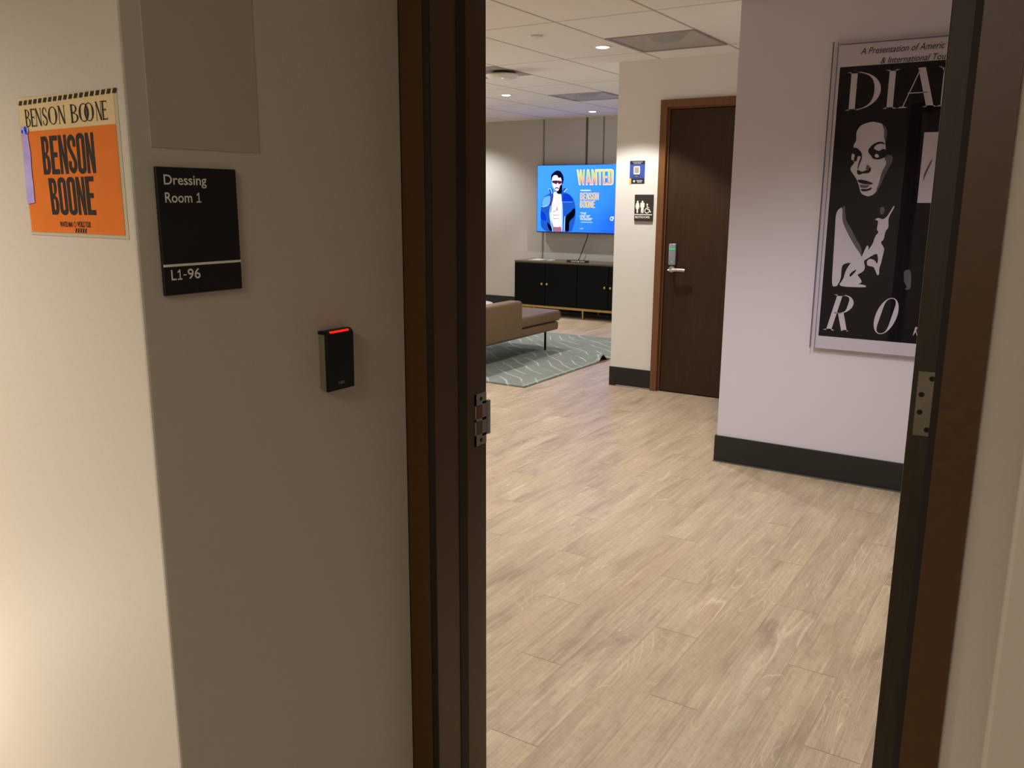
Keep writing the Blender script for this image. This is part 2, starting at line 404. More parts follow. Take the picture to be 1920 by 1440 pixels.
# flat artwork on a panel: (u, v) run in the panel's plane, w lifts a layer off it
def facing_y(y0): return lambda u, v, w: Vector((u, y0-w, v))
def facing_x(x0): return lambda u, v, w: Vector((x0+w, u, v))
FONT_CACHE = {}
class Art:
    def __init__(s, fn): s.f = fn; s.bm = B(); s.mats = []
    def mi(s, m):
        if m not in s.mats: s.mats.append(m)
        return s.mats.index(m)
    def poly(s, pts, mat, w=0.0004, holes=()):
        i = s.mi(mat); loops = [[Vector((u, v, 0)) for u, v in pts]] + [[Vector((u, v, 0)) for u, v in h] for h in holes]
        vs = [s.bm.verts.new(s.f(p.x, p.y, w)) for l in loops for p in l]
        for t in tessellate_polygon(loops):
            try:
                f = s.bm.faces.new([vs[k] for k in t]); f.material_index = i
            except ValueError: pass
    def rect(s, u0, u1, v0, v1, mat, w=0.0004): s.poly([(u0, v0), (u1, v0), (u1, v1), (u0, v1)], mat, w)
    def mm(s, pts, mat, w=0.0004):
        p = [(a/1000, b/1000) for a, b in pts]
        for _ in range(2):                                        # corner cutting rounds the outline
            n = len(p); p = [q for k in range(n) for q in ((p[k][0]*.8+p[(k+1) % n][0]*.2, p[k][1]*.8+p[(k+1) % n][1]*.2), (p[k][0]*.2+p[(k+1) % n][0]*.8, p[k][1]*.2+p[(k+1) % n][1]*.8))]
        s.poly(p, mat, w)
    def disc(s, cu, cv, r, mat, w=0.0004, n=28, ry=None): s.poly([(cu+r*math.cos(2*PI*k/n), cv+(ry or r)*math.sin(2*PI*k/n)) for k in range(n)], mat, w)
    def stroke(s, pts, th, mat, w=0.0004):
        P = [Vector((a, b)) for a, b in pts]; L = []; Q = []
        for i, p in enumerate(P):
            t = (P[min(i+1, len(P)-1)]-P[max(i-1, 0)]); n = Vector((-t.y, t.x)).normalized()
            h = (th[i] if isinstance(th, (list, tuple)) else th)/2
            L.append(p+n*h); Q.append(p-n*h)
        i = s.mi(mat)
        a = [s.bm.verts.new(s.f(p.x, p.y, w)) for p in L]; b = [s.bm.verts.new(s.f(p.x, p.y, w)) for p in Q]
        for k in range(len(a)-1): s.bm.faces.new((a[k], b[k], b[k+1], a[k+1])).material_index = i
    def text(s, txt, u0, u1, v0, v1, mat, w=0.0006, bold=0.0, shear=0.0, quad=None, gap=1.0):
        key = (txt, bold, gap)
        if key not in FONT_CACHE:
            c = bpy.data.curves.new('t', 'FONT'); c.body = txt; c.offset = bold; c.resolution_u = 4; c.space_character = gap
            o = bpy.data.objects.new('t', c); COL.objects.link(o); bpy.context.view_layer.update()
            me = bpy.data.meshes.new_from_object(o.evaluated_get(bpy.context.evaluated_depsgraph_get()))
            FONT_CACHE[key] = ([tuple(v.co[:2]) for v in me.vertices], [tuple(p.vertices) for p in me.polygons])
            bpy.data.objects.remove(o); bpy.data.curves.remove(c); bpy.data.meshes.remove(me)
        vs, fs = FONT_CACHE[key]
        xs = [v[0] for v in vs]; ys = [v[1] for v in vs]; X0, X1, Y0, Y1 = min(xs), max(xs), min(ys), max(ys); i = s.mi(mat); nv = []
        for x, y in vs:
            a, b = (x-X0)/(X1-X0), (y-Y0)/(Y1-Y0)
            if quad:                                              # bottom-left, bottom-right, top-right, top-left
                p = [Vector(q) for q in quad]; q = (p[0]*(1-a)+p[1]*a)*(1-b) + (p[3]*(1-a)+p[2]*a)*b; u, v = q.x, q.y
            else: u, v = u0+a*(u1-u0)+shear*(v1-v0)*b, v0+b*(v1-v0)
            nv.append(s.bm.verts.new(s.f(u, v, w)))
        for f in fs:
            try: s.bm.faces.new([nv[k] for k in f]).material_index = i
            except ValueError: pass
    def one(s, u0, u1, v0, v1, mat, w=0.0006):
        t = (v1-v0)*0.13; c = u0+(u1-u0)*0.55; h = v1-v0
        s.poly([(c-t/2, v0+t), (c-t/2, v1-0.22*h), (c-0.26*h, v1-0.34*h), (c-0.26*h, v1-0.20*h), (c-t*0.3, v1), (c+t/2, v1), (c+t/2, v0+t)], mat, w)
        s.rect(u0, u1, v0, v0+t, mat, w)
    def glyph(s, ch, u0, u1, v0, v1, mat, w=0.0006, stem=0.16, hair=0.03, shear=0.0):
        """a high-contrast serif capital in a box"""
        U = lambda a, b: (u0+a*(u1-u0)+shear*b*(v1-v0), v0+b*(v1-v0))
        P = lambda pts: s.poly([U(a, b) for a, b in pts], mat, w)
        def bar(a0, a1, b0, b1): P([(a0, b0), (a1, b0), (a1, b1), (a0, b1)])
        def serif(c, b, half, up): P([(c-half, b), (c+half, b), (c+half*0.45, b+up*0.035), (c-half*0.45, b+up*0.035)])
        def stemf(c, b0=0.0, b1=1.0, t=stem, sf=True):
            bar(c-t/2, c+t/2, b0, b1)
            if sf: serif(c, b0, t*1.15, 1); serif(c, b1, t*1.15, -1)
        def ring(cu, cv, ru, rv, a0=0, a1=2*PI, fat=stem, thin=hair, n=40):
            pts_o = []; pts_i = []
            for k in range(n+1):
                a = a0+(a1-a0)*k/n; c, d = math.cos(a), math.sin(a); t = thin+(fat-thin)*abs(c)**1.5
                pts_o.append((cu+ru*c, cv+rv*d)); pts_i.append((cu+(ru-t)*c, cv+(rv-thin)*d))
            i = s.mi(mat)
            A = [s.bm.verts.new(s.f(*U(*p), w)) for p in pts_o]; Bv = [s.bm.verts.new(s.f(*U(*p), w)) for p in pts_i]
            for k in range(n): s.bm.faces.new((A[k], A[k+1], Bv[k+1], Bv[k])).material_index = i
        def diag(a0, b0, a1, b1, t): P([(a0-t/2, b0), (a0+t/2, b0), (a1+t/2, b1), (a1-t/2, b1)])
        if ch == 'I': stemf(0.5)
        elif ch == 'D':
            stemf(0.16); ring(0.2, 0.5, 0.8, 0.5, -PI/2, PI/2)
        elif ch == 'A':
            diag(0.14, 0.0, 0.52, 0.95, hair*1.2); diag(0.86, 0.0, 0.56, 1.0, stem); bar(0.25, 0.76, 0.36, 0.36+hair)
            serif(0.14, 0, 0.13, 1); serif(0.86, 0, 0.2, 1)
        elif ch == 'N':
            diag(0.16, 0.0, 0.16, 1.0, hair*1.3); diag(0.86, 0.0, 0.86, 1.0, hair*1.3); diag(0.84, 0.0, 0.16, 1.0, stem)
            serif(0.16, 0, 0.12, 1); serif(0.14, 1, 0.14, -1); serif(0.86, 1, 0.12, -1)
        elif ch == 'E':
            stemf(0.18); bar(0.18, 0.86, 0, hair*1.2); bar(0.18, 0.82, 1-hair*1.2, 1); bar(0.18, 0.66, 0.5, 0.5+hair*1.2)
            P([(0.86, 0), (0.9, 0.2), (0.8, 0.03)]); P([(0.82, 1), (0.86, 0.82), (0.76, 0.97)]); bar(0.62, 0.66, 0.42, 0.6)
        elif ch == 'B':
            stemf(0.16); ring(0.3, 0.765, 0.52, 0.235, -PI/2, PI/2); ring(0.3, 0.27, 0.66, 0.27, -PI/2, PI/2)
            bar(0.16, 0.32, 1-hair, 1); bar(0.16, 0.32, 0.53, 0.53+hair); bar(0.16, 0.32, 0, hair)
        elif ch == 'R':
            stemf(0.16); ring(0.34, 0.74, 0.56, 0.26, -PI/2, PI/2); bar(0.16, 0.36, 1-hair, 1); bar(0.16, 0.36, 0.48, 0.48+hair)
            diag(0.88, 0.0, 0.46, 0.5, stem*1.1); serif(0.92, 0, 0.16, 1)
        elif ch == 'O': ring(0.5, 0.5, 0.5, 0.5)
        elif ch == 'S':
            c = [(0.82, 0.8), (0.62, 0.97), (0.36, 0.95), (0.18, 0.8), (0.26, 0.62), (0.52, 0.5), (0.8, 0.36), (0.84, 0.18), (0.62, 0.03), (0.34, 0.04), (0.16, 0.2)]
            q = bez([Vector((a, b, 0)) for a, b in c], 5); n = len(q)
            th = [hair+(stem-hair)*math.sin(PI*k/(n-1))**2 for k in range(n)]
            s.stroke([U(p.x, p.y) for p in q], [t*(u1-u0)*1.1 for t in th], mat, w); P([(0.78, 0.72), (0.9, 0.74), (0.84, 0.98), (0.8, 0.86)]); P([(0.12, 0.02), (0.2, 0.14), (0.2, 0.26), (0.1, 0.27)])
    def heavy(s, word, quad, mat, w=0.0006, gap=0.10, widths={}):
        """tall condensed block capitals filling a four-cornered area"""
        q = [Vector(p) for p in quad]; n = len(word)
        ws = [widths.get(c, 1.0) for c in word]; tot = sum(ws)+gap*(n-1); a0 = 0.0
        def place(a, b): return (lambda r: (r.x, r.y))((q[0]*(1-a)+q[1]*a)*(1-b) + (q[3]*(1-a)+q[2]*a)*b)
        def rr(x0, x1, y0, y1, rx, ry, sq=0):                     # rounded block; sq leaves the left corners square
            o = []
            for cx, cy, t0, l in ((x1-rx, y1-ry, 0, 0), (x0+rx, y1-ry, PI/2, 1), (x0+rx, y0+ry, PI, 1), (x1-rx, y0+ry, 1.5*PI, 0)):
                if l and sq: o.append((x0, y1 if t0 < PI else y0)); continue
                o += [(cx+rx*math.cos(t0+PI/10*k), cy+ry*math.sin(t0+PI/10*k)) for k in range(6)]
            return o
        for c, cw in zip(word, ws):
            U = lambda pts: [place((a0+x*cw)/tot, y) for x, y in pts]
            P = lambda pts, *h: s.poly(U(pts), mat, w, [U(x) for x in h])
            if c == 'E': P([(0,0),(1,0),(1,.13),(.42,.13),(.42,.44),(.86,.44),(.86,.57),(.42,.57),(.42,.87),(1,.87),(1,1),(0,1)])
            elif c == 'N': P([(0,0),(.33,0),(.33,.56),(.64,0),(1,0),(1,1),(.67,1),(.67,.46),(.36,1),(0,1)])
            elif c == 'O': P(rr(0,1,-.01,1.01,.48,.14), rr(.37,.63,.12,.88,.12,.05))
            elif c == 'D': P(rr(0,1,0,1,.45,.16,1), rr(.38,.62,.13,.87,.12,.05,1))
            elif c == 'B':
                P([(0,0)]+[(.62+.38*math.sin(PI*k/10), .26-.26*math.cos(PI*k/10)) for k in range(11)]+[(.58+.36*math.sin(PI*k/10), .77-.23*math.cos(PI*k/10)) for k in range(1, 11)]+[(0,1)], rr(.38,.60,.13,.43,.1,.05,1), rr(.38,.57,.58,.87,.1,.05,1))
            elif c == 'S':
                pts = bez([Vector((x, y, 0)) for x, y in ((.81,.68),(.81,.84),(.50,.93),(.19,.84),(.19,.69),(.50,.50),(.81,.31),(.81,.16),(.50,.07),(.19,.16),(.19,.32))], 5)
                uu = (q[1]-q[0]).length*cw/tot
                s.stroke(U([(p.x, p.y) for p in pts]), 0.36*uu, mat, w)
            elif c == 'W': P([(0,1),(.2,1),(.285,.42),(.40,1),(.60,1),(.715,.42),(.8,1),(1,1),(.84,0),(.62,0),(.5,.58),(.38,0),(.16,0)])
            elif c == 'A': P([(0,0),(.34,0),(.38,.2),(.62,.2),(.66,0),(1,0),(.68,1),(.32,1)], [(.42,.34),(.58,.34),(.5,.76)])
            elif c == 'T': P([(0,1),(1,1),(1,.86),(.68,.86),(.68,0),(.32,0),(.32,.86),(0,.86)])
            a0 += cw+gap
    def squiggle(s, u0, u1, v, amp, th, mat, w=0.0006, waves=9):
        n = waves*6; rnd = random.Random(int(abs(u0*1e4)))
        ph = [rnd.uniform(0.6, 1.2) for _ in range(n+1)]
        s.stroke([(u0+(u1-u0)*k/n, v+amp*ph[k]*math.sin(2*PI*waves*k/n)) for k in range(n+1)], th, mat, w)
    def build(s, name, parent=None, origin=None):
        bm = s.bm; base = wloc(parent) if parent else Vector((0, 0, 0))
        own = Vector(origin) if origin else base
        # make every face look out of the panel
        nrm = (s.f(1, 0, 0)-s.f(0, 0, 0)).cross(s.f(0, 1, 0)-s.f(0, 0, 0))
        bm.normal_update()
        for f in bm.faces:
            if f.normal.dot(nrm) < 0: f.normal_flip()
        return obj(name, bm, s.mats, parent, smooth=None, origin=origin)

# ------------------------------------------------------------------ setting: floor, ceiling, walls
ZC = 2.442
def struct(name, bm, mat, label=None, parent=None):
    o = obj(name, bm, mat, parent)
    if not parent: tag(o, label, None, None, 'structure')
    return o
struct('floor', box(B(), -9.0, 2.6, 0.0, 8.9, -0.08, 0.0), M['floor'], 'light oak vinyl plank floor running through the doorway')
M['carpet'] = pm('grey_corridor_carpet', (120, 116, 108), 0.95, var=0.15, scale=220, bump=0.4)
struct('floor_corridor', box(B(), -9.0, 2.6, -3.4, 0.0, -0.08, -0.002), M['carpet'], 'grey carpet of the corridor outside the doorway')
# ceiling, left open where the two air diffusers sit
DIFF = ((-2.622, -2.028, 3.798, 4.392), (-4.456, -3.866, 6.240, 6.830))
bm = B()
xs = sorted({-9.0, 2.6, *[v for d in DIFF for v in d[:2]]}); ys = sorted({-3.4, 8.9, *[v for d in DIFF for v in d[2:]]})
for i in range(len(xs)-1):
    for j in range(len(ys)-1):
        cx, cyy = (xs[i]+xs[i+1])/2, (ys[j]+ys[j+1])/2
        if any(d[0] < cx < d[1] and d[2] < cyy < d[3] for d in DIFF): continue
        box(bm, xs[i], xs[i+1], ys[j], ys[j+1], ZC, ZC+0.06)
bmesh.ops.remove_doubles(bm, verts=bm.verts, dist=1e-5)
struct('ceiling', bm, M['ceiling'], 'suspended ceiling of large off-white lay-in tiles')

FX, JX, RJ, RF = -1.1499, -1.0933, -0.1334, -0.0784          # frame: outer left, inner left, inner right, outer right
DEP = 0.218
struct('wall_left', box(B(), -8.0, FX, -0.607, 0.0, 0, ZC, 0.004, 2), M['paint_corridor'], 'beige corridor wall with the recess that leads to the doorway')
struct('wall_right', box(B(), -0.011, 2.5, -0.607, 0.0, 0, ZC, 0.004, 2), M['paint_corridor'], 'beige corridor wall corner right of the door frame')
bm = B(); box(bm, -8.0, FX+0.02, 0.012, DEP-0.012, 0, ZC); box(bm, RF-0.02, 2.5, 0.012, DEP-0.012, 0, ZC); box(bm, FX+0.02, RF-0.02, 0.012, DEP-0.012, 2.16, ZC)
struct('wall_front', bm, M['paint_corridor'], 'wall that holds the entry door frame')
bm = B(); box(bm, -8.1, -8.0, -3.2, 0, 0, ZC); box(bm, 2.5, 2.6, -3.2, 0.0, 0, ZC); box(bm, -8.1, 2.6, -3.3, -3.2, 0, ZC)
struct('wall_corridor', bm, M['paint_corridor'], 'corridor walls behind the viewer')
YP, YD, YB = 3.200, 4.7213, 8.50
struct('wall_poster', box(B(), -1.546, 2.5, YP, YD+0.05, 0, ZC), M['paint_lilac'], 'pale lilac-white wall that carries the black and white poster')
bm = B()
DX0, DX1 = -2.609, -1.546                                      # outer edge of the restroom frame, meets the poster wall's corner
box(bm, -2.960, DX0+0.02, YD, YD+0.18, 0, ZC); box(bm, DX0+0.02, 0.5, YD+0.06, YD+0.18, 0, ZC); box(bm, DX0+0.02, DX1, YD, YD+0.06, 2.14, ZC)
box(bm, -2.960, -2.80, YD+0.18, 8.5, 0, ZC)
struct('wall_restroom', bm, M['paint'], 'white wall around the restroom door')
struct('wall_back', box(B(), -9.0, -2.8, YB, YB+0.12, 0, ZC), M['paint_dimmed'], 'far white wall behind the television')
bm = B(); box(bm, -8.6, -8.5, DEP, YB, 0, ZC); box(bm, 2.4, 2.5, DEP-0.012, YP, 0, ZC)
struct('wall_side', bm, M['paint'], 'side walls of the dressing room')
# lighter, newer paint above the room sign
bm = B(); box(bm, FX, FX+0.0012, -0.571, -0.368, 1.519, ZC-0.2)
struct('trim_1', bm, M['paint_patch'], 'darker rectangular paint patch above the room sign')
for i, (x, w, z0, z1) in enumerate(((-5.825, 0.022, 0.15, ZC), (-5.205, 0.028, 1.5, ZC), (-4.972, 0.018, 1.5, ZC))):
    bm = B(); box(bm, x-w/2, x+w/2, YB-0.004, YB+0.002, z0, z1)
    struct('trim_%d' % (i+2), bm, M['reveal' if i == 1 else 'joint'], ('grey wall joint at the television\'s left edge', 'widest grey wall joint above the television', 'thin grey wall joint above the television title')[i])
# black rubber baseboards with a thin pale caulk line
def baseboard(name, boxes, label):
    bm = B()
    for b in boxes: box(bm, *b, 0.0, 0.152, 0.003, 2)
    struct(name, bm, M['rubber'], label)
baseboard('baseboard_poster', [(-1.556, 2.4, YP-0.010, YP), (-1.556, -1.546, YP, YD-0.012)], 'tall black rubber baseboard under the poster')
baseboard('baseboard_restroom', [(-2.966, DX0-0.001, YD-0.008, YD)], 'short black rubber baseboard left of the restroom door')
baseboard('baseboard_back', [(-8.5, -2.97, YB-0.010, YB)], 'black rubber baseboard along the far wall')
bm = B(); box(bm, -1.558, 2.4, YP-0.016, YP-0.009, 0, 0.006); struct('trim_5', bm, M['reveal'], 'thin grey caulk line under the poster wall baseboard')
bm = B(); box(bm, -2.90, DX0-0.001, YD-0.018, YD-0.007, 0, 0.010); struct('trim_6', bm, M['tile_grey'], 'pale caulk line under the restroom baseboard')

# ------------------------------------------------------------------ entry door (frame, open leaf)
D1 = thing('door_1', (-0.614, 0.1, 0), 'dark bronze entry door frame with its door standing open', None, None, 'structure')
ST = {1: 0.0148, -1: 0.0095}
def jamb(bm, o, i, sgn):
    """hollow-metal profile, o outer and i inner x, sgn points into the opening"""
    s = i+sgn*ST[sgn]
    prism(bm, [(o, 0.0), (i, 0.0), (i, 0.005), (s, 0.005), (s, 0.089), (s-sgn*0.001, 0.119), (i, 0.119), (i, DEP), (o, DEP), (o, DEP-0.012), (o+sgn*0.02, DEP-0.012), (o+sgn*0.02, 0.012), (o, 0.012)], 0, 2.184)
bm = B(); jamb(bm, FX, JX, 1); jamb(bm, RF, RJ, -1)
box(bm, JX, RJ, 0.0, DEP, 2.130, 2.184)
frame = obj('door_frame', bm, M['bronze'], D1)
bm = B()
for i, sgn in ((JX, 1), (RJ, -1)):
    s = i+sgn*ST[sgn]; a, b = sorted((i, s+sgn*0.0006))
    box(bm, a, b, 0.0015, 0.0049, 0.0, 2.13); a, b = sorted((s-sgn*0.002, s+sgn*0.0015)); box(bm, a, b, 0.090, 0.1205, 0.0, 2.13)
obj('stop_shade', bm, M['stop_shade'], frame)  # thin dark strips that paint shade onto the jamb's steps
# strike plate in the left jamb, its lip reaching round the frame's room edge
sp = B()
z0, z1, ya = 0.890, 1.012, 0.172
for (a, b, c, d) in ((ya, DEP, z0, z0+0.026), (ya, DEP, z1-0.026, z1), (ya+0.030, DEP+0.012, z0+0.020, z1-0.020), (ya, ya+0.006, z0, z1), (ya, DEP, (z0+z1)/2-0.003, (z0+z1)/2+0.003)):
    box(sp, JX-0.002, JX+0.0009, a, b, c, d)
tube(sp, [(JX+0.001, DEP+0.010, z0+0.021), (JX+0.001, DEP+0.010, z1-0.021)], 0.004)
strike = obj('strike_plate', sp, M['strike'], D1)
for z in (z0+0.012, z1-0.012):
    bm = B(); cyl(bm, (JX+0.0005, 0.196, z), (JX+0.0018, 0.196, z), 0.0045, n=12); obj('screw', bm, M['dark_screw'], strike)
bm = B(); box(bm, JX-0.001, JX+0.0005, ya+0.007, ya+0.030, z0+0.026, z1-0.026); obj('latch_pocket', bm, M['frame_wood'], strike)
# the leaf, open square into the room: only its hinge edge shows
HX0, HX1, HY = -0.2003, -0.1513, 0.2180
bm = B(); box(bm, HX0, HX1, HY, HY+0.905, 0.008, 2.124, 0.002, 2)
leaf = obj('door_leaf', bm, M['door_edge'], D1)
for zc in (0.28, 1.105, 1.93):
    bm = B(); box(bm, HX0+0.009, HX1-0.011, HY-0.0022, HY+0.002, zc-0.057, zc+0.057, 0.0006, 1)
    hp = obj('hinge_plate', bm, M['steel'], leaf)
    for dx, dz in ((0.031, 0.045), (0.017, 0.016), (0.017, -0.015), (0.031, -0.045)):
        bm = B(); cyl(bm, (HX0+dx, HY-0.0036, zc+dz), (HX0+dx, HY-0.002, zc+dz), 0.0045, n=14); obj('screw', bm, M['dark_screw'], hp)
    bm = B(); cyl(bm, (HX1+0.005, HY-0.003, zc-0.057), (HX1+0.005, HY-0.003, zc+0.057), 0.006, n=12); obj('hinge_knuckle', bm, M['steel'], leaf)
bm = B(); box(bm, HX1-0.0105, HX1-0.0085, HY-0.0016, HY+0.001, 0.01, 2.12); box(bm, HX1-0.0065, HX1-0.005, HY-0.0016, HY+0.001, 0.01, 2.12); obj('edge_seal', bm, M['grey_plastic'], leaf)

# ------------------------------------------------------------------ restroom door
D2 = thing('door_2', (-2.07, YD, 0), 'dark walnut restroom door with a chrome lever', None, None, 'structure')
bm = B()
box(bm, DX0, DX0+0.052, YD-0.022, YD+0.055, 0, 2.154, 0.002, 1); box(bm, DX0+0.052, DX1+0.0, YD-0.022, YD+0.055, 2.102, 2.154, 0.002, 1)
box(bm, DX0+0.052, DX0+0.064, YD+0.004, YD+0.055, 0, 2.102); box(bm, DX0+0.064, DX1, YD+0.004, YD+0.055, 2.090, 2.102)
obj('door_frame', bm, M['frame_wood'], D2)
LX0 = DX0+0.072
bm = B(); box(bm, LX0, DX1+0.3, YD+0.008, YD+0.052, 0.008, 2.086, 0.002, 1)
leaf2 = obj('door_leaf', bm, M['door_wood'], D2)
bm = B(); box(bm, LX0-0.0065, LX0-0.004, YD+0.003, YD+0.009, 0.0, 2.09); obj('edge_seal', bm, M['frame_wood'], D2)
# lock case and lever
LXC = -2.473
bm = B(); box(bm, LXC-0.029, LXC+0.025, YD-0.016, YD+0.010, 0.972, 1.130, 0.006, 3)
case = obj('lock_case', bm, M['lock_grey'], leaf2, True)
# the lock's details and lever hang from the door itself
bm = B(); box(bm, LXC-0.026, LXC+0.022, YD-0.018, YD-0.015, 1.085, 1.096); box(bm, LXC-0.004, LXC+0.004, YD-0.019, YD-0.015, 0.994, 1.004); obj('indicator_light', bm, M['green_led'], leaf2)
bm = B(); lathe(bm, (LXC-0.002, YD+0.009, 0.942), [(0.026, 0), (0.027, 0.012), (0.024, 0.018), (0.011, 0.020), (0.0105, 0.066), (0.002, 0.068)], 24, '-Y'); obj('rosette', bm, M['chrome'], leaf2, True)
bm = B(); pts = bez([(LXC-0.010, YD-0.052, 0.938), (LXC+0.012, YD-0.057, 0.938), (LXC+0.045, YD-0.056, 0.941), (LXC+0.085, YD-0.054, 0.942), (LXC+0.118, YD-0.052, 0.940)], 6)
tube(bm, pts, [0.009+0.006*math.sin(min(1, k/9)*PI/2) if k < 10 else 0.0125 for k in range(len(pts))], 12)
obj('lever_handle', bm, M['chrome'], leaf2, True)

# ------------------------------------------------------------------ signs on the restroom wall
st = thing('sticker', (-2.785, YD, 1.649), 'small blue and navy notice with a gold corner above the restrooms sign', 'notice')
bm = B(); box(bm, -2.846, -2.724, YD-0.002, YD, 1.565, 1.732); obj('backing', bm, M['navy'], st)
a = Art(facing_y(YD-0.002)); N = 'pale_print'
a.rect(-2.846, -2.724, 1.604, 1.706, M['blue_print']); a.rect(-2.847, -2.831, 1.563, 1.604, M['gold_print'], 0.0006)
cu, cv, hw, hh, r = -2.788, 1.663, 0.026, 0.030, 0.009
a.poly([(cu+sx*(hw-r)+r*math.cos(t), cv+sy*(hh-r)+r*math.sin(t)) for sx, sy, t0 in ((1, 1, 0), (-1, 1, PI/2), (-1, -1, PI), (1, -1, 1.5*PI)) for t in [t0+PI/12*k for k in range(7)]], M[N], 0.0008)
a.rect(cu-0.018, cu+0.019, cv-0.021, cv+0.021, M['grey_print'], 0.0010)
a.poly([(-2.815, 1.612), (-2.765, 1.612), (-2.768, 1.626), (-2.812, 1.626)], M['navy'], 0.0008)
a.disc(-2.808, 1.583, 0.0098, M['green_print'], 0.0008); a.disc(-2.808, 1.583, 0.0055, M[N], 0.0010)
obj_art = a.build('artwork', st)
a = Art(facing_y(YD-0.002))
a.squiggle(-2.826, -2.744, 1.722, 0.003, 0.0035, M['grey_print'], 0.0008, 14); a.squiggle(-2.815, -2.755, 1.713, 0.003, 0.0035, M['grey_print'], 0.0008, 11)
a.build('heading', st); a = Art(facing_y(YD-0.002))
a.squiggle(-2.806, -2.774, 1.619, 0.003, 0.003, M['grey_print'], 0.0012, 7)
a.build('caption', st); a = Art(facing_y(YD-0.002))
a.squiggle(-2.788, -2.742, 1.588, 0.003, 0.005, M[N], 0.0008, 8); a.squiggle(-2.782, -2.746, 1.577, 0.003, 0.004, M[N], 0.0008, 7)
a.build('lettering', st)
rs = thing('restroom_sign', (-2.72, YD, 1.378), 'dark restrooms sign with white person symbols beside the restroom door', 'sign')
bm = B(); box(bm, -2.795, -2.644, YD-0.008, YD, 1.292, 1.485, 0.001, 1); obj('plaque', bm, M['sign_brown'], rs)
bm = B(); box(bm, -2.793, -2.646, YD-0.005, YD, 1.271, 1.291); obj('lower_edge', bm, M['sign_clear'], rs)
a = Art(facing_y(YD-0.008)); wm = M['sign_white']
def person(cu, base, h, dress):
    a.disc(cu, base+h*0.92, h*0.075, wm)
    if dress: a.poly([(cu-0.15*h, base+0.45*h), (cu-0.20*h, base+0.47*h), (cu-0.12*h, base+0.80*h), (cu-0.06*h, base+0.84*h), (cu+0.06*h, base+0.84*h), (cu+0.12*h, base+0.80*h), (cu+0.20*h, base+0.47*h), (cu+0.15*h, base+0.45*h), (cu+0.08*h, base+0.66*h), (cu+0.15*h, base+0.34*h), (cu+0.07*h, base+0.34*h), (cu+0.06*h, base), (cu-0.06*h, base), (cu-0.07*h, base+0.34*h), (cu-0.15*h, base+0.34*h), (cu-0.08*h, base+0.66*h)], wm)
    else: a.poly([(cu-0.18*h, base+0.46*h), (cu-0.18*h, base+0.80*h), (cu-0.12*h, base+0.84*h), (cu+0.12*h, base+0.84*h), (cu+0.18*h, base+0.80*h), (cu+0.18*h, base+0.46*h), (cu+0.12*h, base+0.46*h), (cu+0.11*h, base), (cu+0.025*h, base), (cu, base+0.40*h), (cu-0.025*h, base), (cu-0.11*h, base), (cu-0.12*h, base+0.46*h)], wm)
person(-2.770, 1.349, 0.092, True); person(-2.730, 1.349, 0.092, False)
wc = (-2.692, 1.367)
a.stroke([(wc[0]+0.017*math.cos(t), wc[1]+0.017*math.sin(t)) for t in [R(75)+R(270)*k/24 for k in range(25)]], 0.006, wm)
a.disc(wc[0]+0.001, wc[1]+0.046, 0.0065, wm); a.stroke([(wc[0]+0.001, wc[1]+0.038), (wc[0]+0.003, wc[1]+0.010), (wc[0]+0.018, wc[1]+0.008), (wc[0]+0.026, wc[1]-0.010), (wc[0]+0.033, wc[1]-0.007)], 0.008, wm); a.stroke([(wc[0], wc[1]+0.024), (wc[0]+0.017, wc[1]+0.022)], 0.005, wm)
a.rect(-2.793, -2.650, 1.335, 1.341, wm)
a.build('symbols', rs)
a = Art(facing_y(YD-0.008)); a.text('RESTROOMS', -2.787, -2.668, 1.311, 1.328, wm, 0.0006, 0.015); a.build('lettering', rs)

# ------------------------------------------------------------------ room number sign and card reader on the recess wall
rn = thing('room_sign', (FX, -0.497, 1.3955), 'black Dressing Room 1 plaque with white letters on the recess wall', 'sign')
bm = B(); box(bm, FX, FX+0.006, -0.570, -0.4235, 1.300, 1.491, 0.0008, 1); obj('plaque', bm, M['sign_black'], rn)
bm = B(); box(bm, FX+0.0055, FX+0.0068, -0.5695, -0.424, 1.3435, 1.3472); obj('divider_line', bm, M['sign_white'], rn)
a = Art(facing_x(FX+0.006)); wm = M['sign_white']; LB = 0.012
a.text('Dressing', -0.5585, -0.482, 1.4605, 1.4800, wm, 0.0006, LB); a.build('lettering', rn)
a = Art(facing_x(FX+0.006)); a.text('Room', -0.5585, -0.5105, 1.4388, 1.4540, wm, 0.0006, LB); a.one(-0.5030, -0.4940, 1.4390, 1.4540, wm); a.build('lettering', rn)
a = Art(facing_x(FX+0.006)); a.text('L', -0.5580, -0.5490, 1.3230, 1.3388, wm, 0.0006, LB); a.one(-0.5470, -0.5385, 1.3230, 1.3388, wm); a.rect(-0.5365, -0.5305, 1.3290, 1.3307, wm, 0.0006); a.text('96', -0.5285, -0.5050, 1.3227, 1.3390, wm, 0.0006, LB); a.build('lettering', rn)
cr = thing('card_reader', (FX, -0.215, 1.15), 'black wall card reader with a lit red bar on top', 'card reader')
RD = 0.022
bm = B(); box(bm, FX, FX+RD-0.004, -0.2500, -0.1815, 1.0945, 1.2020, 0.002, 2); obj('housing', bm, M['grey_plastic'], cr, True)
bm = B()                                                       # front shell: rolls back to the wall at the top
prof = [(0, 1.2062), (0.010, 1.2070), (0.017, 1.2062), (0.0212, 1.2030), (RD, 1.1980), (RD, 1.0940), (RD-0.002, 1.0925), (RD-0.006, 1.0925), (RD-0.006, 1.2005), (0.0, 1.2010)]
L0 = [bm.verts.new((FX+x, -0.2512, z)) for x, z in prof]; L1 = [bm.verts.new((FX+x, -0.1802, z)) for x, z in prof]
for i in range(len(prof)): j = (i+1) % len(prof); bm.faces.new((L0[i], L0[j], L1[j], L1[i]))
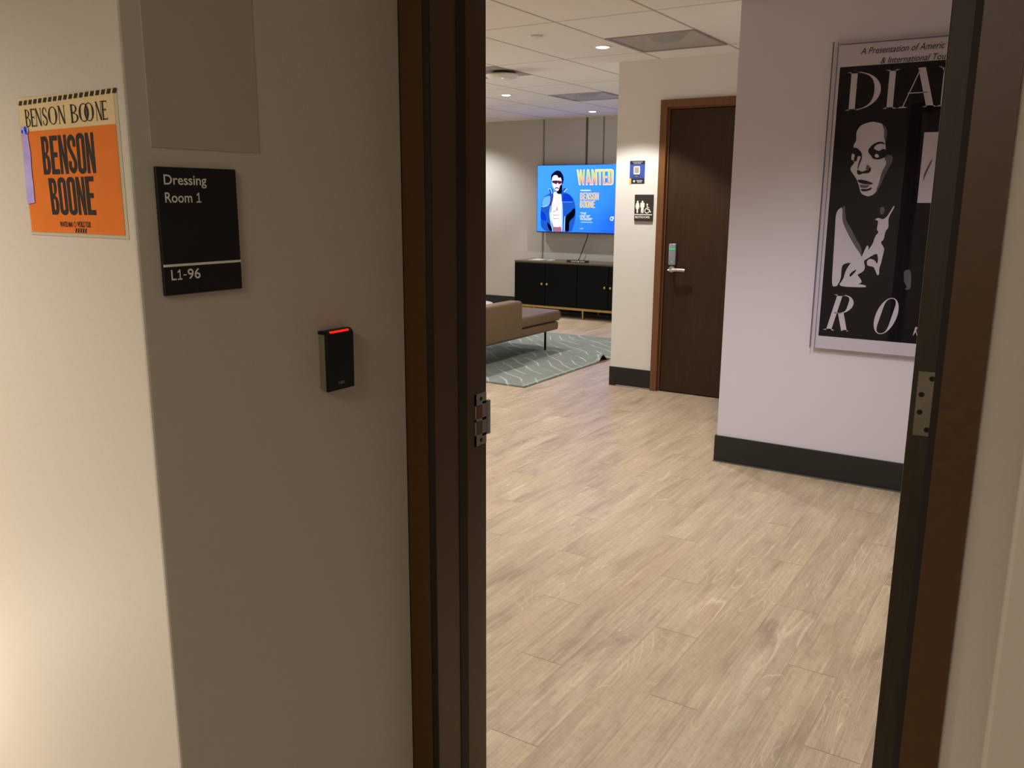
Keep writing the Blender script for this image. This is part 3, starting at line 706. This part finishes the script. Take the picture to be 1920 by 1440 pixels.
bm.faces.new(L0); bm.faces.new(L1)
bmesh.ops.bevel(bm, geom=[e for e in bm.edges if abs(e.verts[0].co.y-e.verts[1].co.y) < 1e-6 and e.verts[0].co.x > FX+0.012 and e.verts[1].co.x > FX+0.012 and not (e.verts[0].co.x < FX+RD-0.005)], offset=0.0015, segments=2, affect='EDGES')
obj('front_cover', bm, M['black_plastic'], cr, True)
bm = B(); tube(bm, [(FX+0.0205, -0.2410, 1.2040), (FX+0.0205, -0.1925, 1.2040)], 0.0021, 10); obj('light_bar', bm, M['red_led'], cr)
a = Art(facing_x(FX+RD)); a.text('HID', -0.2240, -0.2085, 1.1040, 1.1095, M['grey_print'], 0.0005, 0.03); a.build('logo', cr)

# ------------------------------------------------------------------ tour sheet on the corridor wall
YW = -0.607
ts = thing('door_poster', (-1.30, YW, 1.49), 'orange and cream tour name sheet taped to the corridor wall', 'poster')
bm = B(); box(bm, -1.4245, -1.1738, YW-0.0012, YW, 1.391, 1.5975); obj('sheet', bm, M['cream'], ts)
bm = B(); box(bm, -1.4275, -1.1665, YW-0.0007, YW, 1.3860, 1.5990); obj('sleeve', bm, M['sleeve'], ts)
a = Art(facing_y(YW-0.0012)); ik = M['ink']
a.poly([(-1.4235, 1.3915), (-1.1742, 1.3915), (-1.1742, 1.5495), (-1.4235, 1.5465)], M['orange'], 0.0003)
a.build('orange_panel', ts)
a = Art(facing_y(YW-0.0012))
for k in range(19):
    u = -1.4225+k*0.0137; v = 1.5868+k*0.00028
    a.poly([(u, v), (u+0.0085, v), (u+0.0118, v+0.0066), (u+0.0033, v+0.0066)], ik, 0.0006)
a.build('stripe_border', ts); a = Art(facing_y(YW-0.0012))
for k in range(5):
    u = -1.3010+k*0.0064; a.poly([(u, 1.3925), (u+0.0038, 1.3925), (u+0.0062, 1.3992), (u+0.0024, 1.3992)], ik, 0.0006)
a.build('stripe_border', ts)
a = Art(facing_y(YW-0.0012))
cells = [('B', -1.4075, -1.3925), ('E', -1.3920, -1.3765), ('N', -1.3790, -1.3610), ('S', -1.3600, -1.3450), ('O', -1.3430, -1.3190), ('N', -1.3170, -1.2970),
         ('B', -1.2835, -1.2630), ('O', -1.2620, -1.2365), ('O', -1.2480, -1.2240), ('N', -1.2200, -1.2040), ('E', -1.2045, -1.1890)]
for i, (ch, u0, u1) in enumerate(cells):
    t = i/(len(cells)-1); a.glyph(ch, u0, u1, 1.5535+0.0028*t, 1.5800+0.0026*t, ik, 0.0006, 0.20, 0.05)
a.build('lettering', ts)
hb = 0.075
a = Art(facing_y(YW-0.0012)); a.heavy('BENSON', [(-1.3710, 1.4805), (-1.2315, 1.4815), (-1.2310, 1.5400), (-1.3700, 1.5380)], ik)
a.build('lettering', ts); a = Art(facing_y(YW-0.0012)); a.heavy('BOONE', [(-1.3590, 1.4190), (-1.2405, 1.4200), (-1.2405, 1.4770), (-1.3610, 1.4750)], ik)
a.build('lettering', ts); a = Art(facing_y(YW-0.0012)); a.text('WANTED MAN', -1.3405, -1.3065, 1.4005, 1.4088, ik, 0.0006, 0.02); a.text('WORLD TOUR', -1.2935, -1.2580, 1.4008, 1.4098, ik, 0.0006, 0.02)
a.stroke([(-1.3000+0.003*math.cos(2*PI*k/16), 1.405+0.0036*math.sin(2*PI*k/16)) for k in range(17)], 0.0011, ik, 0.0006)
a.build('lettering', ts)
a = Art(facing_y(YW-0.0016))
a.poly([(-1.4265, 1.4350), (-1.4045, 1.4370), (-1.4030, 1.4650), (-1.4040, 1.4800), (-1.4015, 1.5150), (-1.4045, 1.5440), (-1.4200, 1.5440)], M['tape'], 0.0010)
a.poly([(-1.4215, 1.5440), (-1.4020, 1.5440), (-1.4005, 1.5510), (-1.4045, 1.5548), (-1.4215, 1.5548)], M['tape'], 0.0010)
for u, v, r in ((-1.4185, 1.5470, 0.0028), (-1.4090, 1.5510, 0.0040), (-1.4075, 1.5458, 0.0034)): a.disc(u, v, r, M['glare_blue'], 0.0014, 12)
tag(a.build('tape_strip', ts), 'glossy tape strip with violet glare painted in')

# ------------------------------------------------------------------ framed concert poster
pf = thing('concert_poster', (-0.64, YP, 1.45), 'tall black and white concert poster in a clear acrylic panel', 'poster')
PX0, PX1, PZ0, PZ1, PYF = -1.070, -0.215, 0.701, 2.198, YP-0.030
bm = B(); box(bm, PX0+0.012, PX1-0.012, PYF+0.0045, PYF+0.0065, PZ0+0.002, PZ1-0.010); obj('print_sheet', bm, M['poster_white'], pf)
poster_plane = lambda u, v, w: Vector((u, PYF+0.0045-3*w, v))
pb = M['poster_black']; pw = M['poster_white']
a = Art(poster_plane)
a.rect(-1.0315, -0.252, 0.7675, 2.0790, pb, 0.0002)
art = {}
FACE = [(-909,1807),(-862,1821),(-819,1810),(-796,1791),(-789,1760),(-796,1723),(-789,1689),(-788,1665),(-755,1658),(-758,1627),(-770,1599),(-785,1568),(-793,1537),(-807,1503),(-826,1478),(-852,1468),(-881,1481),(-888,1493),(-897,1519),(-908,1547),(-926,1573),(-943,1595),(-942,1611),(-925,1630),(-944,1643),(-943,1668),(-937,1699),(-938,1715),(-927,1733),(-931,1774),(-920,1795)]
DARK = [[(-940,1702),(-918,1699),(-895,1673),(-896,1654),(-914,1664),(-917,1636),(-938,1636),(-942,1649),(-930,1652),(-928,1668),(-944,1674)],[(-869,1691),(-852,1713),(-826,1726),(-805,1724),(-792,1711),(-814,1718),(-834,1712),(-845,1697),(-838,1690),(-819,1681),(-803,1693),(-790,1689),(-776,1667),(-790,1655),(-804,1646),(-822,1642),(-844,1647),(-854,1663),(-867,1676)],[(-912,1595),(-903,1595),(-890,1585),(-872,1594),(-860,1594),(-849,1610),(-849,1588),(-859,1579),(-883,1579),(-901,1571),(-911,1579)],[(-897,1661),(-893,1651),(-903,1623),(-908,1598),(-911,1601),(-908,1629),(-902,1651)],[(-908,1547),(-887,1550),(-856,1541),(-830,1531),(-842,1525),(-879,1528),(-898,1535)],[(-886,1506),(-858,1503),(-835,1515),(-840,1500),(-870,1492),(-886,1497)]]
LIGHT = [[(-940,1652),(-933,1655),(-929,1642),(-938,1641)],[(-839,1663),(-828,1672),(-814,1656),(-829,1650)]]
GREY = [[(-897,1527),(-869,1523),(-845,1523),(-859,1509),(-887,1509)],[(-869,1623),(-851,1607),(-860,1594),(-874,1598)],[(-807,1690),(-787,1665),(-755,1657),(-760,1621),(-780,1578),(-793,1537),(-807,1503),(-818,1493),(-806,1534),(-799,1584),(-779,1627),(-793,1649)],[(-819,1810),(-796,1791),(-789,1760),(-796,1723),(-805,1751),(-804,1779)]]
BRIGHT = [(-995,1394),(-965,1422),(-962,1352),(-942,1310),(-918,1269),(-886,1220),(-864,1193),(-855,1172),(-871,1164),(-901,1145),(-935,1140),(-945,1125),(-942,1064),(-960,1025),(-986,1023),(-989,1145),(-992,1288)]
MID = [(-965,1422),(-954,1423),(-945,1353),(-914,1311),(-891,1269),(-859,1221),(-855,1172),(-864,1193),(-886,1220),(-918,1269),(-942,1310),(-962,1352)]
FIG = [(-811,1358),(-796,1369),(-772,1359),(-754,1376),(-729,1428),(-725,1421),(-747,1373),(-748,1353),(-744,1322),(-757,1304),(-760,1263),(-775,1252),(-753,1221),(-757,1193),(-763,1147),(-769,1122),(-766,1094),(-776,1090),(-787,1118),(-798,1132),(-825,1134),(-830,1155),(-818,1170),(-794,1164),(-779,1143),(-778,1171),(-784,1196),(-803,1188),(-828,1169),(-844,1158),(-835,1130),(-837,1112),(-852,1097),(-869,1089),(-846,1062),(-845,1048),(-865,1043),(-823,1038),(-821,1027),(-956,1025),(-932,1064),(-925,1104),(-907,1141),(-885,1163),(-855,1175),(-845,1207),(-834,1236),(-826,1226),(-828,1208),(-808,1244),(-801,1279),(-786,1300),(-797,1310),(-794,1334),(-794,1355)]
a.mm(MID, M['poster_mid'], 0.0003); a.mm(BRIGHT, pw, 0.0004)
a.mm([(-961, 1025), (-944, 1064), (-946, 1125), (-932, 1141), (-903, 1147), (-918, 1110), (-926, 1064)], pb, 0.0005)
a.mm(FIG, pw, 0.0006); a.mm([(-790,1417),(-777,1422),(-768,1407),(-771,1387),(-784,1383),(-790,1397)], M['poster_mid'], 0.0006)
a.mm([(-906,1084),(-897,1099),(-874,1116),(-877,1103),(-892,1084),(-900,1075)], pb, 0.0008); a.mm([(-657,1121),(-624,1126),(-616,1029),(-647,1027),(-634,1042),(-652,1065)], M['poster_mid'], 0.0004)
a.mm(FACE, pw, 0.0003)
for q in GREY: a.mm(q, M['poster_mid'], 0.0005)
for q in DARK: a.mm(q, pb, 0.0007)
for q in LIGHT: a.mm(q, pw, 0.0009)
a.rect(-0.628, -0.42, 1.440, 1.762, pw, 0.0004)
a.mm([(-612, 1574), (-586, 1640), (-580, 1636), (-606, 1560), (-612, 1530)], M['poster_mid'], 0.0006)
a.build('artwork', pf)
a = Art(poster_plane)
for ch, u0, u1 in (('D', -0.985, -0.836), ('I', -0.838, -0.742), ('A', -0.758, -0.592), ('N', -0.595, -0.440), ('A', -0.425, -0.265)):
    a.glyph(ch, u0, u1, 1.876, 2.052, pw, 0.0007, 0.29 if ch == 'I' else 0.19, 0.022)
a.build('lettering', pf); a = Art(poster_plane)
for ch, u0, u1 in (('R', -1.000, -0.895), ('O', -0.787, -0.688), ('S', -0.600, -0.505), ('S', -0.420, -0.325)):
    a.glyph(ch, u0, u1, 0.801, 0.984, pw, 0.0007, 0.24, 0.022, 0.23); a.build('lettering', pf); a = Art(poster_plane)
a.text('A Presentation of Americ', -0.942, -0.582, 2.130, 2.160, ik, 0.0007, 0.004, 0.25)
a.build('lettering', pf); a = Art(poster_plane); a.text('& International Tou', -0.850, -0.574, 2.082, 2.110, ik, 0.0007, 0.004, 0.25)
a.build('lettering', pf)
bm = B(); box(bm, PX0, PX1, PYF-0.0015, PYF, PZ0, PZ1); obj('acrylic_cover', bm, M['acrylic'], pf)
bm = B(); box(bm, PX0-0.0015, PX0+0.0015, PYF-0.002, PYF+0.012, PZ0, PZ1); box(bm, PX0+0.022, PX0+0.024, PYF+0.001, PYF+0.0042, PZ0, PZ1-0.004); box(bm, PX0+0.030, PX1, PYF+0.0008, PYF+0.0042, PZ1-0.018, PZ1-0.0145)
obj('edge_strip', bm, M['acrylic_edge'], pf)
for x in (PX0+0.10, PX1-0.10):
    for z in (PZ0+0.10, PZ1-0.10):
        bm = B(); cyl(bm, (x, PYF+0.006, z), (x, YP-0.0015, z), 0.012, n=16); obj('standoff', bm, M['steel'], pf)

# ------------------------------------------------------------------ television
TX0, TX1, TZ0, TZ1, TY = -5.862, -4.382, 1.028, 1.872, 8.40
tv = thing('television', (-5.12, 8.45, 1.45), 'wall-mounted television showing a blue tour picture', 'television')
bm = B(); box(bm, TX0, TX1, TY, TY+0.05, TZ0, TZ1, 0.004, 2); body = obj('casing', bm, M['black_plastic'], tv, True)
bm = B(); box(bm, -5.40, -4.84, TY+0.049, YB, 1.25, 1.65); obj('wall_bracket', bm, M['dark_grey'], tv)
a = Art(facing_y(TY)); a.rect(TX0+0.008, TX1-0.008, TZ0+0.012, TZ1-0.006, M['screen'], 0.0008)
a.build('screen', tv, origin=(TX0, TY, TZ0))
TVA = {'body':[(-5791,1033),(-5802,1287),(-5795,1353),(-5785,1419),(-5758,1478),(-5659,1523),(-5691,1575),(-5653,1601),(-5629,1575),(-5613,1523),(-5485,1549),(-5471,1588),(-5418,1584),(-5425,1556),(-5455,1536),(-5387,1511),(-5334,1466),(-5303,1403),(-5290,1326),(-5290,1197),(-5325,1087),(-5339,1044)],'torso':[(-5618,1549),(-5500,1523),(-5490,1421),(-5487,1252),(-5489,1161),(-5491,1096),(-5482,1041),(-5597,1038),(-5606,1100),(-5662,1237),(-5640,1322),(-5641,1381),(-5619,1446)],'waist':[(-5606,1107),(-5552,1095),(-5499,1109),(-5482,1041),(-5597,1038)],'face':[(-5640,1723),(-5610,1748),(-5519,1741),(-5495,1677),(-5501,1613),(-5538,1556),(-5560,1546),(-5599,1569),(-5634,1620)],'jaw':[(-5517,1626),(-5487,1632),(-5485,1549),(-5499,1517),(-5545,1511),(-5576,1543),(-5538,1556)],'hair':[(-5654,1685),(-5652,1749),(-5618,1781),(-5573,1806),(-5520,1799),(-5482,1754),(-5466,1703),(-5472,1658),(-5487,1632),(-5498,1626),(-5495,1677),(-5511,1722),(-5541,1709),(-5564,1748),(-5610,1748),(-5636,1717),(-5639,1685)],'glasses':[(-5639,1678),(-5571,1681),(-5495,1674),(-5498,1645),(-5539,1633),(-5555,1658),(-5570,1633),(-5585,1639),(-5631,1652)],'stache':[(-5595,1585),(-5569,1601),(-5531,1585),(-5535,1574),(-5569,1588),(-5591,1572)],'dark':[(-5434,1240),(-5360,1293),(-5309,1345),(-5293,1319),(-5299,1236),(-5380,1176),(-5377,1043),(-5437,1042)],'chest':[(-5462,1524),(-5387,1511),(-5334,1460),(-5333,1422),(-5475,1421),(-5487,1446)],'lsh':[(-5784,1399),(-5758,1471),(-5666,1497),(-5658,1446),(-5672,1380),(-5718,1354),(-5780,1360)],'ld1':[(-5802,1314),(-5724,1256),(-5707,1171),(-5801,1189)],'ld2':[(-5707,1171),(-5613,1074),(-5651,1037),(-5690,1092)],'e1':[(-5649,1368),(-5658,1250),(-5605,1038),(-5618,1038),(-5676,1243),(-5660,1361)],'e2':[(-5494,1421),(-5482,1421),(-5471,1253),(-5471,1041),(-5486,1041)],'e3':[(-5449,1240),(-5437,1240),(-5441,1042),(-5456,1041)],'pec':[(-5571,1307),(-5553,1368),(-5547,1310),(-5601,1287),(-5632,1299),(-5579,1298)],'ab':[(-5628,1260),(-5601,1251),(-5494,1259),(-5601,1241)],'ab2':[(-5627,1218),(-5600,1208),(-5493,1213),(-5600,1199)],'lin':[(-5621,1549),(-5613,1485),(-5641,1381),(-5679,1367),(-5642,1420),(-5628,1485)]}
a = Art(facing_y(TY))
for i, (k, m) in enumerate((('body', 's_denim'), ('lsh', 's_light'), ('ld1', 's_chest'), ('ld2', 's_dark'), ('chest', 's_chest'), ('dark', 's_dark'), ('torso', 's_skin'), ('waist', 's_waist'), ('lin', 's_red'),
                            ('e1', 's_edge'), ('e2', 's_edge'), ('e3', 's_edge'), ('pec', 's_shade'), ('ab', 's_shade'), ('ab2', 's_shade'), ('face', 's_skin'), ('jaw', 's_hair'), ('hair', 's_hair'), ('glasses', 's_red'), ('stache', 's_red'))):
    a.mm(TVA[k], M[m], 0.0012+0.0002*i)
a.stroke([(-5.475, 1.415), (-5.335, 1.415)], 0.006, M['s_light'], 0.006); a.stroke([(-5.79, 1.36), (-5.76, 1.35), (-5.69, 1.37)], 0.008, M['s_edge'], 0.006)
a.stroke([(-5.688, 1.570), (-5.655, 1.585), (-5.632, 1.52)], 0.012, M['s_edge'], 0.006); a.stroke([(-5.462, 1.535), (-5.425, 1.572), (-5.412, 1.578)], 0.012, M['s_edge'], 0.006)
a.build('picture', tv, origin=(TX0, TY, TZ0))
a = Art(facing_y(TY))
q = [(-5.255, 1.632), (-4.785, 1.632), (-4.785, 1.803), (-5.275, 1.803)]
WD = {'W': 1.45, 'A': 1.1, 'E': 0.9, 'T': 0.95}
a.heavy('WANTED', [(q[0][0]-0.012, q[0][1]-0.010), (q[1][0]+0.012, q[1][1]-0.010), (q[2][0]+0.012, q[2][1]+0.010), (q[3][0]-0.012, q[3][1]+0.010)], M['s_halo'], 0.0012, 0.02, WD)
a.heavy('WANTED', q, M['title'], 0.0020, 0.14, WD)
a.build('lettering', tv, origin=(TX0, TY, TZ0)); a = Art(facing_y(TY))
a.squiggle(-5.228, -5.082, 1.558, 0.006, 0.009, M['s_white'], 0.0014, 11)
a.build('lettering', tv, origin=(TX0, TY, TZ0)); a = Art(facing_y(TY))
a.heavy('BENSON', [(-5.230, 1.442), (-4.968, 1.442), (-4.968, 1.531), (-5.230, 1.531)], M['s_name'], 0.0014)
a.build('lettering', tv, origin=(TX0, TY, TZ0)); a = Art(facing_y(TY))
a.heavy('BOONE', [(-5.230, 1.346), (-5.016, 1.346), (-5.016, 1.434), (-5.230, 1.434)], M['s_name'], 0.0014)
a.build('lettering', tv, origin=(TX0, TY, TZ0)); a = Art(facing_y(TY))
a.text('\u201cTHE', -5.231, -5.142, 1.262, 1.290, M['s_white'], 0.0014, 0.02, 0.2); a.text('ONE HIT', -5.233, -5.085, 1.226, 1.256, M['s_white'], 0.0014, 0.02, 0.2); a.text('WONDER\u201d', -5.228, -5.052, 1.190, 1.222, M['s_white'], 0.0014, 0.02, 0.2)
a.build('lettering', tv, origin=(TX0, TY, TZ0)); a = Art(facing_y(TY))
a.squiggle(-5.213, -5.047, 1.168, 0.006, 0.006, M['s_edge'], 0.0014, 10)
a.build('lettering', tv, origin=(TX0, TY, TZ0)); a = Art(facing_y(TY))
a.text('CF', -4.806, -4.752, 1.191, 1.244, M['s_white'], 0.0014, 0.05)
a.build('lettering', tv, origin=(TX0, TY, TZ0)); a = Art(facing_y(TY))
a.text('1 of 8', -5.226, -5.178, 1.080, 1.096, M['s_white'], 0.0014, 0.01)
a.build('lettering', tv, origin=(TX0, TY, TZ0))
bm = B(); tube(bm, bez([(-5.125, 8.43, 1.05), (-5.128, 8.425, 0.98), (-5.165, 8.42, 0.88), (-5.20, 8.41, 0.78), (-5.205, 8.36, 0.71), (-5.19, 8.30, 0.694)], 8), 0.006, 8)
tag(obj('power_cord', bm, M['black_plastic'], None, True), 'thin black cord hanging from the television to the console', 'cord')

# ------------------------------------------------------------------ console
CX0, CX1, CY0, CY1 = -5.905, -4.100, 7.95, 8.40
cs = thing('media_console', (-5.0, 8.17, 0), 'long black console cabinet with brass trim below the television', 'cabinet')
bm = B(); box(bm, CX0, CX1, CY0+0.006, CY1, 0.138, 0.668); obj('body', bm, M['console_black'], cs)
bm = B(); box(bm, CX0-0.004, CX1+0.004, CY0-0.008, CY1, 0.668, 0.690, 0.003, 2); obj('top', bm, M['console_top'], cs)
bm = B()
for b in ((CX0, CX1, CY0, CY0+0.022), (CX0, CX1, CY1-0.022, CY1), (CX0, CX0+0.022, CY0, CY1), (CX1-0.022, CX1, CY0, CY1)): box(bm, *b, 0.110, 0.138)
obj('base_frame', bm, M['gold'], cs)
seams = [CX0, -5.4525, -5.003, -4.577, CX1]
for i in range(4):
    bm = B(); box(bm, seams[i]+0.003, seams[i+1]-0.003, CY0-0.012, CY0+0.008, 0.146, 0.662, 0.002, 1); d = obj('door', bm, M['console_black'], cs)
    x = (-5.490, -5.416, -4.617, -4.540)[i]
    bm = B(); lathe(bm, (x, CY0-0.010, 0.411), [(0.006, 0), (0.006, 0.012), (0.014, 0.018), (0.015, 0.026), (0.009, 0.031), (0.001, 0.032)], 16, '-Y'); obj('knob', bm, M['gold'], d, True)
for x in (CX0+0.03, -4.926, CX1-0.03):
    for y in (CY0+0.014, CY1-0.014):
        bm = B(); cyl(bm, (x, y, 0.0), (x, y, 0.112), 0.008, 0.014, 12); obj('leg', bm, M['gold'], cs)
mb = thing('media_player', (-5.17, 8.02, 0.690), 'low black media box with pale lights on the console', 'media player')
bm = B(); box(bm, -5.185, -4.925, 8.00, 8.10, 0.690, 0.716, 0.003, 2); obj('case', bm, M['black_plastic'], mb)
bm = B(); box(bm, -5.125, -5.035, 7.9985, 8.0005, 0.698, 0.711); box(bm, -5.005, -4.935, 7.9985, 8.0005, 0.698, 0.711); obj('front_panel', bm, M['white_top'], mb)
bm = B(); box(bm, -5.027, -5.017, 7.998, 8.0005, 0.698, 0.711); obj('indicator_light', bm, M['amber_led'], mb)
bm = B(); box(bm, -5.76, -5.60, 8.03, 8.25, 0.690, 0.697); tag(obj('leaflet', bm, M['paper']), 'pale leaflet lying on the left end of the console', 'paper')
bm = B(); box(bm, -5.50, -5.43, 8.05, 8.15, 0.690, 0.704, 0.002, 1); tag(obj('card_stack', bm, M['paper']), 'small white stack of cards on the console near its first doors', 'paper')

# ------------------------------------------------------------------ rug, sofa, side table
RX0, RX1, RY0, RY1 = -6.5, -3.462, 4.235, 6.79
bm = B(); nx, ny = 60, 120; top = []
def rug_z(x, y):
    """a fold near the right edge lifts the rug off the floor"""
    e = math.exp(-((x-RX1)/0.16)**2)
    return 0.012 + e*(0.055*math.exp(-((y-5.60)/0.060)**2))
for j in range(ny+1):
    y = RY0+(RY1-RY0)*j/ny; row = []
    for i in range(nx+1):
        t = i/nx; x = RX0+(RX1-RX0)*(1-(1-t)**1.7)
        row.append((bm.verts.new((x, y, rug_z(x, y))), bm.verts.new((x, y, rug_z(x, y)-0.010))))
    top.append(row)
for j in range(ny):
    for i in range(nx):
        a_, b_, c_, d_ = top[j][i], top[j][i+1], top[j+1][i+1], top[j+1][i]
        bm.faces.new((a_[0], b_[0], c_[0], d_[0])); bm.faces.new((d_[1], c_[1], b_[1], a_[1])).material_index = 1
def side(p, q): bm.faces.new((p[1], q[1], q[0], p[0]))
for i in range(nx): side(top[0][i], top[0][i+1]); side(top[ny][i+1], top[ny][i])
for j in range(ny): side(top[j][nx], top[j+1][nx]); side(top[j+1][0], top[j][0])
rug = tag(obj('area_rug', bm, [M['rug'], M['rug_under']], None, True), 'large grey rug with pale wavy lines under the tan sofa', 'rug')
bm = B()
for j in range(ny):
    y0, y1 = RY0+(RY1-RY0)*j/ny, RY0+(RY1-RY0)*(j+1)/ny
    v = [bm.verts.new((x, y, rug_z(RX1, y)+0.0012)) for x, y in ((RX1-0.03, y0), (RX1-0.018, y0), (RX1-0.018, y1), (RX1-0.03, y1))]; bm.faces.new(v)
obj('binding', bm, M['rug_edge'], rug)

SX, SY0, SY1 = -4.10, 3.95, 5.96
sf = thing('sofa', (-4.48, 5.0, 0.012), 'low tan leather sofa with an open end on the grey rug', 'sofa')
SF0 = 0.0
bm = B(); box(bm, SX-0.80, SX-0.010, SY0, SY1-0.04, 0.202, 0.284, 0.02, 3); obj('base', bm, M['leather'], sf, True)
bm = B(); box(bm, SX-0.78, SX, SY0+0.02, SY1, 0.288, 0.392, 0.035, 5); obj('seat_cushion', bm, M['leather'], sf, True)
bm = B(); box(bm, SX-0.14, SX+0.004, SY0, 5.235, 0.205, 0.548, 0.030, 5); obj('backrest', bm, M['leather'], sf, True)
for x in (SX-0.078, SX-0.70):
    for y in (SY0+0.46, 5.776):
        bm = B(); cyl(bm, (x, y, 0.0130), (x, y, 0.205), 0.011, n=14); obj('leg', bm, M['black_metal'], sf)
tb = thing('side_table', (-5.27, 6.03, 0.012), 'round white side table behind the tan sofa', 'side table')
bm = B(); lathe(bm, (-5.27, 6.03, 0), [(0.245, 0.352), (0.258, 0.358), (0.258, 0.370), (0.252, 0.374), (0.02, 0.3745)], 48); obj('table_top', bm, M['white_top'], tb, True)
bm = B(); cyl(bm, (-5.27, 6.03, 0.02), (-5.27, 6.03, 0.353), 0.02); obj('column', bm, M['black_metal'], tb)
bm = B(); lathe(bm, (-5.27, 6.03, 0.0132), [(0.17, 0), (0.17, 0.010), (0.03, 0.020), (0.021, 0.022)], 32); obj('base', bm, M['black_metal'], tb, True)

# ------------------------------------------------------------------ things on the ceiling
def downlight(loc, label, first=[]):
    if first: return dup(first[0], loc, label)
    t = thing('recessed_downlight', loc, label, 'downlight', 'recessed ceiling downlights')
    x, y, z = loc
    bm = B(); n = 32; prof = [(0.044, 0.001), (0.046, -0.004), (0.056, -0.005), (0.060, -0.001), (0.060, 0.0)]
    rings = [[bm.verts.new((x+r*math.cos(2*PI*k/n), y+r*math.sin(2*PI*k/n), z+h)) for k in range(n)] for r, h in prof]
    for p in range(len(prof)-1):
        for k in range(n): bm.faces.new((rings[p][k], rings[p][(k+1) % n], rings[p+1][(k+1) % n], rings[p+1][k]))
    obj('trim_ring', bm, M['white_plastic'], t, True)
    bm = B(); lathe(bm, (x, y, z-0.0045), [(0.041, 0.004), (0.036, -0.002), (0.024, -0.0045), (0.002, -0.0055)], 28); obj('lens', bm, M['lens'], t, True)
    lamp('lamp', 'SPOT', (0, 0, -0.02), SPOT_W, SPOT_COL, None, t, spot_size=R(100), spot_blend=0.28, shadow_soft_size=0.022)
    first.append(t); return t
downlight((-2.771, 4.069, ZC), 'bright downlight nearest, beside the grey air diffuser')
downlight((-4.803, 6.025, ZC), 'small lit downlight behind the round white ceiling unit')
downlight((-4.814, 7.880, ZC), 'lit downlight in front of the wall above the television')
for p in ((-6.83, 7.88), (-6.83, 6.02), (-4.80, 4.07), (-6.83, 4.07), (-0.95, 1.75), (-1.15, 1.15), (-3.0, 2.10), (-5.0, 2.10)):
    # lamps of the same room that stand outside the frame
    lamp('lamp', 'SPOT', (p[0], p[1], ZC-0.02), SPOT_W, SPOT_COL, (p[0], p[1], 0), None, spot_size=R(130), spot_blend=0.75, shadow_soft_size=0.04)

def diffuser(d, label, name='air_diffuser'):
    x0, x1, y0, y1 = d; t = thing(name, ((x0+x1)/2, (y0+y1)/2, ZC), label, 'air vent', 'square ceiling air vents')
    bm = B()
    for b in ((x0, x0+0.018, y0, y1), (x1-0.018, x1, y0, y1), (x0+0.018, x1-0.018, y0, y0+0.018), (x0+0.018, x1-0.018, y1-0.018, y1)): box(bm, *b, ZC-0.006, ZC+0.004)
    obj('frame', bm, M['tile_grey'], t)
    bm = B(); box(bm, x0+0.018, x1-0.018, y0+0.018, y1-0.018, ZC-0.003, ZC-0.002); obj('perforated_face', bm, M['perforated'], t)
    bm = B(); z1 = ZC+0.10
    for b in ((x0, x0+0.004, y0, y1, ZC, z1), (x1-0.004, x1, y0, y1, ZC, z1), (x0, x1, y0, y0+0.004, ZC, z1), (x0, x1, y1-0.004, y1, ZC, z1), (x0, x1, y0, y1, z1, z1+0.004)): box(bm, *b)
    obj('plenum', bm, M['white_plastic'], t)
    bm = B(); cyl(bm, ((x0+x1)/2, (y0+y1)/2, ZC+0.003), ((x0+x1)/2, (y0+y1)/2, z1-0.001), 0.085, 0.20, n=32); obj('duct_opening', bm, M['black_plastic'], t)
    return t
diffuser(DIFF[0], 'nearer grey perforated air diffuser with a dark round centre')
diffuser(DIFF[1], 'farther grey air diffuser tinted blue by the television')
sk = thing('sprinkler_cover', (-2.95, 3.50, ZC), 'small flat round sprinkler cover on the ceiling', 'sprinkler')
bm = B(); lathe(bm, (-2.95, 3.50, ZC), [(0.040, 0.0), (0.042, -0.006), (0.041, -0.009), (0.002, -0.010)], 32); obj('cover_plate', bm, M['white_plastic'], sk, True)
ap = thing('access_point', (-3.97, 4.68, ZC), 'round white wireless unit with a blue light on the ceiling', 'access point')
bm = B(); lathe(bm, (-3.97, 4.68, ZC), [(0.105, 0.0), (0.105, -0.022), (0.09, -0.026), (0.002, -0.026)], 40); obj('mount', bm, M['dark_grey'], ap, True)
bm = B(); lathe(bm, (-3.97, 4.68, ZC-0.022), [(0.118, 0.0), (0.130, -0.005), (0.131, -0.014), (0.118, -0.026), (0.07, -0.035), (0.002, -0.037)], 48); obj('dome', bm, M['white_plastic'], ap, True)
bm = B(); lathe(bm, (-3.945, 4.645, ZC-0.052), [(0.007, 0.004), (0.007, -0.007), (0.002, -0.008)], 12); obj('indicator_light', bm, M['blue_led'], ap)
bm = B(); box(bm, -4.456, -3.866, 4.415, 4.955, ZC-0.003, ZC+0.001); struct('ceiling_panel', bm, M['tile_grey'], 'grey metal ceiling tile behind the round white unit')
